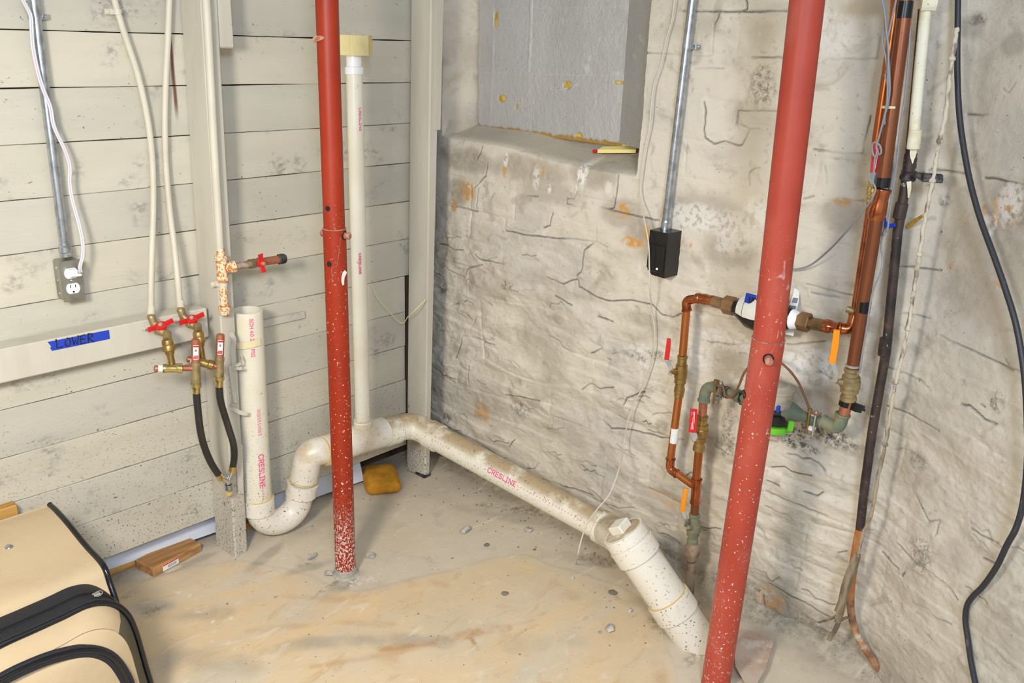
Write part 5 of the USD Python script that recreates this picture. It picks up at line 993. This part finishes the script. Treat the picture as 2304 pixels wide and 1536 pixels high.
tpts = [X(x, y, 2.076 - .060 * float(ss(y, 440, 520)) * float(ss(y, 720, 640)) - .030 * float(ss(y, 850, 950))) for x, y in tw[:21]] + [D(x, y, d) for (x, y), d in zip(tw[21:], (2.62, 2.60, 2.58, 2.55, 2.52, 2.53))] + [F(1296, 1268, .004)]
obj('thin_cable', tube(spline(tpts, 7), .0021, 8), TWIRE, label='thin cream cable wandering down the stone wall to the floor', cat='cable')

# ================================================================== COPPER PIPEWORK
def ball_valve(a, b, r, mats, parent, lever=None, lmat=None, stem=None, arm=None, bodyname='valve_body'):
    """A ball valve from a to b on a pipe of radius r. lever: points of the grip; stem: where the spindle stands; arm: points of the bare arm."""
    d = unit(b - a); L = np.linalg.norm(b - a)
    obj(bodyname, turned(a, d, [(0, r * 1.12), (.002, r * 1.32), (.008, r * 1.32), (.010, r * 1.18), (L * .24, r * 1.18), (L * .25, r * 1.50), (L * .36, r * 1.50), (L * .38, r * 1.62), (L * .58, r * 1.66), (L * .60, r * 1.50), (L * .72, r * 1.50), (L * .74, r * 1.2), (L * .84, r * 1.2), (L * .86, r * 1.36), (L - .002, r * 1.36), (L, r * 1.12)], 24), mats, parent)
    if stem is not None:
        c = a + d * L * .48; obj('valve_stem', turned(c, stem - c, [(0, .0085), (np.linalg.norm(stem - c) * .8, .0085), (np.linalg.norm(stem - c), .006), (np.linalg.norm(stem - c) + .004, .006)], 16), mats, parent)
    if lever is not None:
        h = obj('valve_handle', lever, lmat, parent)
        if arm is not None: obj('handle_arm', arm, BSTEEL, h)
def elbow(a, c, b, r, mat, parent, rad=.022, name='elbow'):
    p = arc_corner([a, c, b], rad, 10); g = [tube(p, r * 1.13, 22)]
    for e0, e1 in ((p[0], p[1]), (p[-1], p[-2])): g.append(turned(e0, e1 - e0, [(0, r * 1.10), (.001, r * 1.30), (.004, r * 1.34), (.007, r * 1.18)], 22))
    return obj(name, merge(*g), mat, parent)
def cuff(c, d, r, mat, parent, w=.010, name='coupling'): return obj(name, turned(c - unit(d) * w / 2, d, [(0, r * 1.06), (.001, r * 1.18), (w * .5, r * 1.22), (w - .001, r * 1.18), (w, r * 1.05)], 22), mat, parent)
XC = 2.00; RC_ = .0111
lp_ = thing('copper_pipe', 'copper pipe left of the near red post with a red-levered brass valve', 'pipe', X(1508, 1050, XC))
E0 = X(1543, 676, XC); pA, pB = X(1546, 700, XC), X(1536, 800, XC); vA, vB = X(1536, 799, XC), X(1528, 884, XC); pC = X(1509, 1030, XC); E1 = X(1507, 1056, XC); pT = X(1566, 1096, XC)
inl = X(1603, 676, XC)
elbow(X(1545.5, 700, XC), E0, X(1572, 671, XC), RC_, COPPERF, lp_, .026)
obj('pipe', rod(X(1545, 690, XC), vA, RC_, 22), COPPER, lp_)
obj('reducer', turned(X(1570, 671, XC), inl - X(1570, 671, XC), [(0, .0132), (.001, .0152), (.006, .0152), (.008, .0138), (.018, .0150), (.028, .0150), (.030, .0138), (np.linalg.norm(inl - X(1570, 671, XC)), .0138)], 24), COPPERF, lp_)
gripA = [X(1505, 762, 1.955), X(1503, 785, 1.957), X(1500, 808, 1.960)]; armA = [X(1499, 806, 1.960), X(1505, 818, 1.962), X(1511, 832, 1.966), X(1507, 843, 1.968)]
ball_valve(vA, vB, RC_, BRASS, lp_, ribbon(gripA, (-.50, .86, 0), [.010, .013, .013], .010), HRED, X(1511, 834, 1.968), ribbon(armA, (-.50, .86, 0), .011, .003))
obj('lower_pipe', rod(vB, X(1508, 1036, XC), RC_, 22), COPPER, lp_); cuff(vB + (0, 0, -.004), (0, 0, 1), RC_, BRASS, lp_, .016)
elbow(X(1509, 1030, XC), E1, X(1524, 1066, XC), RC_, COPPERF, lp_, .022)
obj('cross_pipe', rod(X(1520, 1063, XC), pT, RC_, 22), COPPER, lp_)
obj('pipe_label', turned(X(1519, 962, XC - .0), X(1515, 996, XC) - X(1519, 962, XC), [(0, .0119), (.001, .0121), (.045, .0121), (.046, .0119)], 16), PAPER, lp_)
sv = thing('service_pipe', 'copper and corroded service pipe with red tag lever rising from the floor', 'pipe', X(1555, 1330, XC))
q_ = lambda x, y: X(x, y, XC)
elbow(q_(1583, 903), q_(1589, 872), q_(1618, 868), .0135, VERD, sv, .026)
obj('pipe', rod(q_(1583, 898), q_(1580, 940), .0118, 22), COPPERP, sv)
gr = [X(1561, 920, 1.955), X(1560, 945, 1.955), X(1558, 972, 1.955)]
ball_valve(q_(1581, 934), q_(1572, 1014), .0125, BRASS, sv, ribbon(gr, (-.48, .87, 0), [.019, .021, .021], .006), HRED, X(1566, 985, 1.962), merge(ribbon([X(1558, 970, 1.955), X(1563, 979, 1.957), X(1564, 987, 1.958)], (-.48, .87, 0), .016, .003), turned(X(1563, 987, 1.962), (-1, -.3, 0), [(0, .008), (.004, .008), (.006, .005)], 14)))
obj('handle_marks', merge(*[ribbon([X(1560 + dx, 926, 1.9505), X(1558 + dx, 966, 1.9505)], (-.48, .87, 0), .0012, .0006) for dx in (-3, 0, 3)]), PAPER, sv)
obj('mid_pipe', rod(q_(1573, 1008), q_(1566, 1084), .0118, 22), COPPER, sv)
obj('tee', turned(q_(1568, 1076), q_(1564, 1130) - q_(1568, 1076), [(0, .0125), (.001, .0158), (.005, .0158), (.007, .0138), (.070, .0138), (.072, .0160), (.077, .0160), (.078, .0125)], 24), COPPERF, sv)
obj('stub_pipe', rod(q_(1565, 1126), q_(1562, 1160), .0120, 20), COPPERB, sv)
org = [X(1544, 1098, 1.962), X(1541, 1110, 1.958), X(1538, 1130, 1.956), X(1536, 1150, 1.956)]
ball_valve(q_(1563, 1155), q_(1558, 1222), .0122, VERD, sv, ribbon(org, (-.48, .87, 0), [.010, .013, .013, .013], .007), HORANGE, X(1549, 1186, 1.968), ribbon([X(1537, 1149, 1.957), X(1541, 1162, 1.958), X(1545, 1172, 1.960), X(1543, 1184, 1.964)], (-.48, .87, 0), .009, .003))
obj('lead_bulb', turned(q_(1559, 1218), q_(1555, 1270) - q_(1559, 1218), [(0, .012), (.006, .016), (.020, .022), (.040, .0225), (.055, .018), (.062, .013)], 24), CRUST, sv)
obj('lead_pipe', tube(spline([q_(1556, 1264), q_(1553, 1300), q_(1551, 1330), X(1549, 1352, XC)], 6), .0140, 18), CRUST, sv)
# pressure regulator with UP tape
ra, rb_ = X(1640, 687, XC), X(1806, 723, XC); rdv = unit(rb_ - ra); RLn = np.linalg.norm(rb_ - ra)
pr_ = thing('pressure_regulator', 'black conical water regulator marked UP, hidden behind the near red post', 'regulator', ra)
obj('hex_adapter', hexrod(X(1602, 677, XC), ra, .0150, .3), BRONZE, pr_); obj('union_nut', hexrod(X(1629, 684, XC), X(1655, 690, XC), .0245, .3), BRONZE, pr_)
p0_ = X(1654, 690, XC); Lb = np.linalg.norm(X(1791, 720, XC) - p0_)
obj('body', turned(p0_, rdv, [(0, .020), (.004, .023), (.012, .026), (.045, .046), (Lb * .42, .050), (Lb * .6, .048), (Lb - .045, .044), (Lb - .012, .026), (Lb, .018)], 36), BPLAST, pr_)
lw = turned(p0_ + rdv * .018, rdv, [(0, .0300), (.001, .0320), (.030, .0475), (Lb * .42 - .018, .0512), (Lb * .6, .0490), (Lb * .62, .048)], 36)
vt = lw.vertices; dn_ = np.array([0, -.45, -.9]); ax_p = p0_ + np.outer((vt - p0_) @ rdv, rdv); rad_ = vt - ax_p; keep = (rad_ @ unit(np.array([-.2, .1, 1.0]) - rdv * (np.array([-.2, .1, 1.0]) @ rdv))) > -.004
lw.update_faces(keep[lw.faces].all(1)); obj('label', thicken(tm(lw.vertices, lw.faces), .001), PAPER, pr_)
uq = [D(x, y, 2.205 + .0005 * (y - 658)) for x, y in ((1679, 658), (1702, 664), (1699, 688), (1674, 679))]; 
nrm_u = unit(np.cross(uq[1] - uq[0], uq[3] - uq[0])); nrm_u = nrm_u if nrm_u @ (EYE - uq[0]) > 0 else -nrm_u
bt2 = obj('blue_tape', slab(uq, nrm_u * .001), BLUE, pr_, smooth=False)
fo2 = uq[3] + nrm_u * .0020; fx2, fy2 = uq[2] - uq[3], uq[0] - uq[3]
obj('lettering', merge(*[tube(np.array([fo2 + fx2 * (.36 + .62 * u_ / .4) + fy2 * (.15 + .60 * v_) for u_, v_ in l]), .0013, 6) for l in letters('UP', .19, .03)]), INK, bt2)
obj('union_nut', hexrod(X(1797, 721, XC), X(1823, 727, XC), .0240, .2), BRONZE, pr_); obj('hex_adapter', hexrod(X(1819, 726, XC), X(1856, 733, XC), .0150, .2), BRONZE, pr_)
obj('tape_collar', turned(X(1779, 717, XC), rdv, [(0, .026), (.010, .024), (.022, .020), (.026, .017)], 24), WHITE, pr_)
tagp = spline([D(x, y, d) for x, y, d in ((1793, 648, 2.27), (1790, 670, 2.26), (1782, 700, 2.25), (1776, 728, 2.24), (1770, 752, 2.25))], 5)
tg2 = obj('paper_tag', ribbon(tagp, (.35, -.93, .1), np.linspace(.012, .034, len(tagp)), .0006), PAPER, pr_)
obj('tag_print', merge(*[ribbon(tagp[k:k + 3] + unit(EYE - tagp[10]) * .0009, (.35, -.93, .1), .013, .0003) for k in (5, 8, 13)]), GREYM, tg2)
# riser
XR1 = 1.985
rz = thing('copper_riser', 'tall brown copper riser pipe with yellow-levered valve at the right', 'pipe', X(1905, 900, XR1))
rp = lambda x, y: X(x, y, XR1)
obj('upper_pipe', tube([rp(2042, -60), rp(2034, 40), rp(1986, 420)], .0147, 28), COPPERB, rz)
obj('reducing_coupling', turned(rp(1987, 424), rp(1972, 488) - rp(1987, 424), [(0, 0.0156), (.001, 0.0180), (.006, 0.0187), (.011, 0.0168), (.024, 0.0161), (.034, 0.0179), (.052, 0.0190), (.057, 0.0195), (.062, 0.0182), (.070, 0.0164), (.072, 0.0148)], 28), COPPERF, rz)
obj('lower_pipe', tube([rp(1976, 470), rp(1916, 840)], .0145, 28), COPPERB, rz)
tdir = rp(2034, 40) - rp(1986, 420); tdir2 = rp(1976, 470) - rp(1925, 830)
for c_t, dd_, rr, ww in ((rp(2036, 22), tdir, .0154, .034), (rp(1987, 410), tdir, .0154, .022), (rp(1944, 690), tdir2, .0152, .026)): obj('electrical_tape', turned(c_t - unit(dd_) * ww / 2, dd_, [(0, .0142), (.0005, rr), (ww - .0005, rr), (ww, .0142)], 28), BTAPE, rz)
va, vb_ = rp(1918, 828), rp(1908, 902)
yl = [X(1883, 742, 1.935), X(1880, 770, 1.937), X(1875, 800, 1.940), X(1872, 816, 1.942)]
ball_valve(va, vb_, .0142, DBRASS, rz, ribbon(yl, (-.40, .91, .0), [.014, .016, .016, .016], .008), HORANGE, X(1886, 858, 1.962), ribbon([X(1873, 815, 1.942), X(1878, 830, 1.945), X(1883, 843, 1.95), X(1878, 858, 1.955)], (-.40, .91, .0), .011, .003))
obj('solder_ring', turned(rp(1918, 826), tdir2, [(0, .0146), (.002, .0172), (.005, .0172), (.007, .0148)], 26), SOLDER, rz)
obj('bottom_pipe', rod(rp(1909, 895), rp(1896, 940), .0138, 24), COPPERP, rz)
bt_ = rp(1905, 903); obj('tape_wrap', turned(bt_ + (0, 0, .010), rp(1896, 940) - rp(1909, 895), [(0, .0142), (.001, .0158), (.021, .0158), (.022, .0142)], 24), BTAPE, rz)
for dz_, ln_ in ((.004, .034), (-.003, .036), (-.010, .028)): obj('tape_tail', ribbon([bt_ + (-.004, -.012, dz_), bt_ + (-.006, -.026, dz_ - .002), bt_ + (-.002, -.012 - ln_, dz_ - .004)], (.1, .2, 1), [.010, .009, .006], .0012), BTAPE, rz)
elbow(rp(1897, 930), rp(1886, 966), X(1850, 947, 1.99), .0142, VERD, rz, .030)
zt0 = rp(2004, 241); obj('zip_tie', turned(zt0 - unit(tdir) * .003, tdir, [(0, .0160), (.0005, .0180), (.0055, .0180), (.006, .0160)], 26), CREAM, rz)
# slim branch behind the riser
br = thing('copper_branch', 'slim copper branch behind the riser with a red-levered valve', 'pipe', X(1925, 730, 2.02))
b_ = lambda x, y: X(x, y, 2.035)
obj('upper_pipe', tube([b_(2020, -60), b_(2014, 40), b_(1972, 330)], .0118, 20), COPPER, br)
ball_valve(b_(1973, 395), b_(1962, 455), .0118, GOLD, br, ribbon([X(1977, 322, 2.0), X(1973, 350, 2.0), X(1968, 388, 2.0)], (-.42, .9, 0), [.016, .020, .020], .006), HRED, X(1966, 412, 2.01), ribbon([X(1967, 384, 2.0), X(1965, 396, 2.0), X(1967, 412, 2.002)], (-.42, .9, 0), .016, .003))
obj('valve_feed', rod(b_(1973, 328), b_(1973, 398), .0118, 20), COPPER, br)
obj('handle_marks', merge(*[ribbon([X(1976 + dx, 332, 1.9965), X(1967 + dx, 380, 1.9965)], (-.42, .9, 0), .0014, .0006) for dx in (-2, 2)]), PAPER, br)
obj('lower_pipe', tube([b_(1963, 450), b_(1924, 712)], .0118, 20), COPPERF, br)
elbow(X(1925, 705, 2.03), X(1915, 742, 2.015), X(1885, 738, XC), .0125, COPPERF, br, .034)
obj('outlet_fitting', turned(X(1889, 739, XC), X(1853, 732, XC) - X(1889, 739, XC), [(0, .0132), (.001, .0158), (.005, .0158), (.007, .0140), (.018, .0140), (.022, .0165), (.030, .0175), (.038, .0165), (.040, .014)], 24), COPPERF, br)
obj('knob', turned(X(1922, 700, 2.0), (-.4, .9, .2), [(0, .006), (.012, .008), (.018, .007)], 14), DBRASS, br)
# blue lever by the riser
bl = thing('blue_valve_handle', 'small blue butterfly valve handle just right of the copper riser', 'valve', X(1995, 508, 2.04))
obj('handle', merge(ribbon([X(1988, 487, 2.02), X(1991, 500, 2.022), X(1996, 509, 2.025)], (-.42, .9, 0), [.008, .008, .010], .006), ribbon([X(1996, 509, 2.025), X(2004, 508, 2.022), X(2013, 506, 2.02)], (.3, 0, 1), [.010, .009, .008], .006)), HBLUE, bl)
obj('valve_body', turned(X(1992, 512, 2.05), (-.9, -.3, .1), [(0, .010), (.020, .010), (.024, .006)], 14), DBRASS, bl)
# meter
wm = thing('water_meter', 'water meter with a lime green ring half hidden behind the near red post', 'meter', X(1740, 940, 1.99))
mA, mB = X(1618, 877, 1.99), X(1852, 950, 1.99); md = unit(mB - mA); ml = np.linalg.norm(mB - mA); mc = X(1742, 925, 1.985)
obj('meter_pipe', turned(mA, md, [(0, .0105), (.012, .0105), (.014, .0150), (.030, .0150), (.032, .0120), (.050, .0130), (.052, .0175), (.070, .0175), (ml * .35, .030), (ml * .68, .030), (ml - .055, .0140), (ml - .035, .0120), (ml - .030, .0165), (ml - .012, .0165), (ml - .010, .0120), (ml, .0105)], 24), VERD, wm)
obj('coupling_nut', hexrod(mA + md * .066, mA + md * .090, .021, .2), BPLAST, wm)
for s_ in (.018, .026): obj('thread_ring', turned(mA + md * s_, md, [(0, .0140), (.001, .0162), (.003, .0162), (.004, .0140)], 20), CLAMPD, wm)
obj('body', turned(mc + (0, 0, -.028), (0, 0, 1), [(0, .036), (.004, .044), (.030, .046), (.034, .040), (.050, .036)], 36), BPLAST, wm)
obj('dome', turned(mc + (0, 0, .020), (0, 0, 1), [(0, .044), (.004, .046), (.010, .046), (.012, .043), (.036, .041), (.038, .044), (.046, .044), (.050, .036), (.056, .030), (.060, .012)], 36), METER, wm)
obj('green_ring', turned(mc + (0, 0, -.046), (0, 0, 1), [(0, .043), (.001, .0475), (.017, .0475), (.018, .043)], 40), GREEN, wm)
gt_ = X(1779, 958, 1.95); obj('ring_tab', rbox(gt_, (.012, .014, .026), .002, ((.8, .6, 0), (-.6, .8, 0), (.05, 0, 1))), GREEN, wm); obj('base', turned(mc + (0, 0, -.056), (0, 0, 1), [(0, .034), (.012, .042)], 30), METER, wm)
obj('blue_seal', rbox(X(1751, 920, 1.945), (.010, .008, .018), .002), HBLUE, wm)
def gclamp(c, d, lab, mat):
    t = thing('ground_clamp', lab, 'clamp', c); d = unit(d); u_ = unit(np.cross(d, (0, 0, 1.0))); w_ = np.cross(u_, d)
    out = u_ if u_ @ (EYE - c) > 0 else -u_
    obj('jaw', merge(rbox(c + np.array([0, 0, .020]) + out * .004, (.016, .018, .012), .003, (d, out, (0, 0, 1))), rbox(c - np.array([0, 0, .018]) + out * .008, (.016, .018, .012), .003, (d, out, (0, 0, 1)))), mat, t)
    for k in (-1, 1): obj('screw', merge(rod(c + out * .016 + d * .008 * k + np.array([0, 0, .034]), c + out * .016 + d * .008 * k - np.array([0, 0, .034]), .0028, 10), turned(c + out * .016 + d * .008 * k + np.array([0, 0, .028]), (0, 0, 1), [(0, .006), (.006, .006), (.008, .004)], 12)), BSTEEL if k > 0 else BRASS, t)
gclamp(X(1621, 880, 1.985), md, 'left ground clamp on the pipe left of the near red post', BSTEEL); gclamp(X(1832, 946, 1.985), md, 'right ground clamp beside the corroded elbow of the riser', PAPER)
gw = [X(x, y, k) for x, y, k in ((1606, 866, 1.975), (1625, 868, 1.97), (1633, 890, 1.965), (1648, 892, 1.965), (1662, 868, 1.96), (1676, 836, 1.965), (1700, 815, 1.99), (1735, 805, 2.0), (1768, 825, 1.985), (1795, 858, 1.975), (1812, 895, 1.97), (1824, 925, 1.968), (1836, 932, 1.968), (1848, 930, 1.97))]
obj('ground_wire', tube(spline(gw, 8), .0030, 10), BWIRE, label='brown ground wire looping behind the near red post between the clamps', cat='wire')
# grey wires
def gwire(pix, xs_, lab, r=.0022): obj('grey_wire', tube(spline([X(x, y, k) for (x, y), k in zip(pix, np.broadcast_to(xs_, (len(pix),)))], 6), r, 8), GWIRE, label=lab, cat='wire', group=None)
gwire([(1981, -30), (1986, 5), (1991, 30), (1994, 65), (1999, 110), (1998, 170), (1996, 230), (1990, 262), (1980, 300), (1972, 330), (1976, 345), (1966, 350), (1962, 330), (1968, 320), (1980, 328), (1982, 345), (1970, 352), (1966, 390), (1964, 410), (1970, 425), (1960, 450), (1938, 480), (1905, 520), (1870, 558), (1830, 592), (1800, 604), (1770, 606)], [1.955] * 9 + [1.955] * 12 + [1.975, 2.0, 2.04, 2.06, 2.06, 2.06], 'grey wire that loops at the red lever then sweeps left behind the near red post')
gwire([(2020, -20), (2012, 20), (2003, 60), (1997, 95), (2000, 140), (2002, 200), (1998, 232)], 1.958, 'short grey wire crossing in from the top beside the copper riser')
gwire([(1984, -20), (1992, 20), (1990, 60), (1985, 90), (1993, 130), (1996, 160), (1992, 170), (1997, 190), (1999, 232), (1992, 255), (1990, 280)], 1.962, 'wavy grey wire tied against the left of the copper riser')
gwire([(2048, 60), (2044, 140), (2036, 220), (2025, 290), (2019, 360), (2010, 420), (2003, 470), (1999, 500), (1997, 520)], 1.99, 'straight grey wire running down the right of the copper riser to the blue handle')
gwire([(2008, 350), (2010, 375), (2006, 400), (2001, 425), (1994, 450), (1985, 520), (1988, 530), (1995, 515), (1998, 510)], [2.0, 2.0, 2.0, 2.0, 2.01, 2.01, 2.0, 2.0, 2.0], 'bowed grey wire between the riser and the blue handle')
gwire([(1991, 518), (1984, 540), (1983, 560), (1986, 595), (1978, 620), (1964, 655), (1957, 690), (1950, 740), (1941, 790), (1936, 830), (1930, 842)], [2.0, 2.0, 1.99, 1.98, 1.972, 1.968, 1.965, 1.963, 1.963, 1.963, 1.966], 'lower grey wire hugging the riser down to the yellow lever valve')
# iron pipe, rope, cable
ip = thing('iron_pipe', 'dark rusty iron pipe with peeling white paint running down beside the rope', 'pipe', X(1985, 1512, 2.08))
i_ = lambda x, y, k=2.05: X(x, y, k)
obj('pipe', tube([i_(2078, 20), i_(2048, 350), i_(2020, 520), i_(1994, 790), i_(1964, 960), i_(1946, 1090), i_(1935, 1190)], .0110, 20), IRON, ip)
obj('white_wrap', tube(spline([X(2088, -40, 2.036), X(2082, 30, 2.036), X(2070, 150, 2.036), X(2060, 260, 2.036), X(2056, 325, 2.036)], 5), .0118, 20), PEEL, ip)
obj('white_collar', turned(X(2060, 292, 2.036), X(2055, 330, 2.036) - X(2060, 292, 2.036), [(0, .0125), (.001, .0140), (.040, .0140), (.042, .0118)], 22), PEEL, ip)
obj('peeling_paint', merge(ribbon(spline([X(x, y, 2.034) for x, y in ((2056, 330), (2054, 350), (2053, 368))], 4), (.5, -.86, 0), [.014] * 3 + [.014, .012, .010, .006, .004, .002][:6][:len(spline([X(2056, 330, 2), X(2054, 350, 2), X(2053, 368, 2)], 4)) - 3], .0012), ribbon([X(2045, 408, 2.034), X(2046, 425, 2.034), X(2044, 445, 2.034)], (.5, -.86, 0), [.010, .008, .003], .0012)), PEEL, ip)
obj('top_cloth', ribbon(spline([X(2096, -20, 2.03), X(2092, 8, 2.02), X(2088, 22, 2.025)], 5), (.5, -.86, .2), [.03] * 11, .006), PEEL, ip)
for (x, y), (x2, y2) in (((2050, 345), (2044, 395)), ((2030, 456), (2022, 492)), ((1994, 760), (1988, 800))):
    a_, b2 = i_(x, y), i_(x2, y2); L_ = np.linalg.norm(b2 - a_); obj('coupling', turned(a_, b2 - a_, [(0, .0122), (.002, .0142), (L_ - .002, .0142), (L_, .0122)], 22), IRON, ip)
obj('rusty_foot', tube(spline([i_(1936, 1185), i_(1926, 1235), i_(1918, 1290), i_(1913, 1345), i_(1918, 1395), i_(1932, 1435, 2.04), i_(1950, 1465, 2.045), i_(1972, 1495, 2.06), X(1988, 1516, 2.075)], 7), [.0108] * 7 + [.0105] * 14 + list(np.linspace(.0105, .0085, 14)) + list(np.linspace(.0085, .0125, 22)), 16), RUSTO, ip)
cl_ = thing('pipe_clamp', 'grimy grey two-part clamp bridging the iron pipe and the rope', 'clamp', X(2075, 398, 2.02))
obj('ring', turned(X(2046, 385, 2.05), X(2042, 402, 2.05) - X(2046, 385, 2.05), [(0, .0140), (.001, .0170), (.006, .0158), (.011, .0175), (.018, .0175), (.022, .0145)], 22), CLAMPD, cl_)
obj('bridge', merge(rbox(X(2067, 394, 2.02), (.014, .020, .012), .003, ((.85, .5, 0), (-.5, .85, 0), (0, 0, 1))), tube([X(2058, 390, 2.025), X(2070, 398, 2.02), X(2082, 393, 2.02)], .006, 10)), CLAMPD, cl_)
obj('jaw', merge(rbox(X(2098, 396, 2.01), (.018, .040, .010), .002, ((.85, .5, 0), (-.5, .85, 0), (0, 0, 1))), rbox(X(2097, 404, 2.01), (.018, .042, .011), .002, ((.85, .5, 0), (-.5, .85, 0), (0, 0, 1)))), CLAMPD, cl_)
rpx = [(2153, 62), (2149, 92), (2136, 180), (2127, 260), (2116, 310), (2108, 345), (2102, 390), (2090, 450), (2080, 500), (2066, 590), (2055, 660), (2045, 725), (2030, 800), (2015, 860), (2003, 930), (1992, 1000), (1975, 1075), (1962, 1150), (1942, 1200), (1930, 1250)]
rxp = spline([X(x, y, 2.0 - .012 * float(ss(y, 950, 1150))) for x, y in rpx], 10); rxp = rxp + .0007 * np.stack([np.sin(np.arange(len(rxp)) * .9), np.cos(np.arange(len(rxp)) * 1.3), 0 * np.arange(len(rxp))], -1)
ro = thing('old_rope', 'old knotted whitish rope hanging along the iron pipe with a frayed end', 'rope', X(1930, 1250, 1.99))
obj('rope', tube(rxp, .0044 + .0006 * np.sin(np.arange(len(rxp)) * .7), 10), ROPE, ro)
for k in (15, 42, 63, 88, 112, 130, 150): obj('knot', turned(rxp[k] - (0, 0, .005), (0, 0, 1), [(0, .004), (.004, .0078), (.009, .007), (.012, .004)], 10), ROPE, ro)
for k, (w, pts_) in enumerate((( .016, ((1930, 1245), (1914, 1280), (1900, 1320), (1892, 1360), (1884, 1400))), (.012, ((1931, 1250), (1920, 1290), (1905, 1330), (1893, 1380), (1880, 1415), (1864, 1440))), (.012, ((1926, 1262), (1912, 1300), (1896, 1340), (1882, 1375))), (.008, ((1893, 1395), (1908, 1388), (1920, 1394))), (.007, ((1890, 1380), (1868, 1392), (1840, 1400))))):
    obj('frayed_strand', ribbon(spline([X(x, y, 1.985 + .004 * k) for x, y in pts_], 6), (.4, -.9, .2), w, .0035), FRAY, ro)
bc = thing('black_cable', 'thick black cable hanging in a long curve down the right-hand wall', 'cable', R(2192, 1536, .03))
bpx = [(2157, -60), (2155, 40), (2154, 150), (2158, 250), (2168, 330), (2183, 410), (2205, 490), (2234, 570), (2262, 650), (2286, 730), (2302, 820), (2309, 900), (2312, 1000), (2309, 1070), (2300, 1140), (2285, 1190), (2266, 1225), (2242, 1275), (2212, 1318), (2190, 1340), (2176, 1362), (2172, 1395), (2178, 1440), (2184, 1484), (2194, 1536), (2206, 1600)]
obj('cable', tube(spline([R(x, y, .058 - .006 * float(ss(y, 300, 800)) - .03 * float(ss(y, 1200, 1400))) for x, y in bpx], 8), .0062, 14), CABLE, bc)
tc_ = X(1985, -8, 1.99); obj('cream_box', rbox(tc_ + (0, 0, .012), (.05, .085, .028), .004), CREAM, label='cream plastic box edge at the top beside the copper riser', cat='box')
oy = X(2040, 507, 2.085); obj('wall_spike', tube([X(2044, 508, 2.10), X(2060, 496, 2.07), X(2078, 484, 2.05)], [.006, .005, .003], 10), FOAM, label='rough ochre spike stuck out of the wall beside the rope', cat='spike')

# ================================================================== LOOSE THINGS ON THE FLOOR
bq = [F(1640, 1505), F(1712, 1560), F(1738, 1450), F(1672, 1412)]
br0 = F(1700, 1470); obj('flat_stone', hull([F(x, y, z) for x, y in ((1655, 1500), (1690, 1560), (1722, 1505), (1742, 1440), (1712, 1424), (1665, 1410), (1650, 1440)) for z in (.002, .024)]), BRICK, label='flat dusty brick piece on the floor behind the foot of the near red post', cat='stone', smooth=20)
chips = [((1048, 1196), .017, CHIP, 'largest pale chip on the floor left of the drain run'), ((1189, 1194), .012, CHIP, 'upright pale chip under the long sloping drain'), ((1100, 1138), .010, CHIP, 'small pale chip nearest the corner post'), ((702, 1254), .013, CHIP, 'grey chip left of the far red post foot'), ((740, 1293), .011, CHIP, 'rough pebble just left of the far red post cement'), ((1372, 1417), .014, CHIP, 'flat white chip left of the floor cleanout'), ((1350, 1424), .006, CHIP, 'tiny white chip beside the flat white chip'), ((1136, 1338), .0085, DCHIP, 'dark pebble in the middle of the tan floor'), ((1289, 1302), .007, CHIP, 'pale sliver below the end of the thin cable'), ((1378, 1336), .012, DCHIP, 'brownish crumb beside the cleanout pipe'), ((1372, 1354), .006, CHIP, 'small cream crumb below the brownish crumb'), ((1094, 1228), .008, DCHIP, 'dark flat fragment below the largest pale chip'), ((1203, 1237), .005, DCHIP, 'small black pebble under the drain run'), ((620, 1345), .006, CHIP, 'lone pale speck stone on the tan floor by the suitcase'), ((835, 1252), .012, CHIP, 'faint grey lump right of the far red post'), ((1418, 1375), .008, CHIP, 'thin pale flake beside the lower cleanout hub')]
for k, ((px, py), r, mt, lab) in enumerate(chips): obj('concrete_chip', rock(F(px, py, .0), (1.25 * r, 1.25 * r * (.7 + .3 * ((k * 37) % 10) / 10), r), .62, 100 + k), mt, label=lab, cat='chip', group=None)
rs = np.random.RandomState(21); grit = []
for k in range(420):
    if rs.rand() < .6: x, y = 2.03 - abs(rs.randn()) * .12, .75 + rs.rand() * 1.5
    else: x, y = .9 + rs.rand() * 1.1, 1.0 + rs.rand() * 1.25
    if x > 1.72 and y < 1.0: continue
    r = .0012 + .0030 * rs.rand() ** 3; g = trimesh.creation.icosphere(0); v = g.vertices * (r, r * .8, r * .5) * (0.7 + .6 * rs.rand(12, 1)); grit.append(tm(v + (x, y, .002 + .03 * float(ss(x, 2.02, 2.14))), g.faces))
obj('floor_grit', merge(*grit), DCHIP, smooth=False, label='scattered dark grit and crumbs over the concrete floor', cat='grit', kind='stuff', loc=(0, 0, 0))
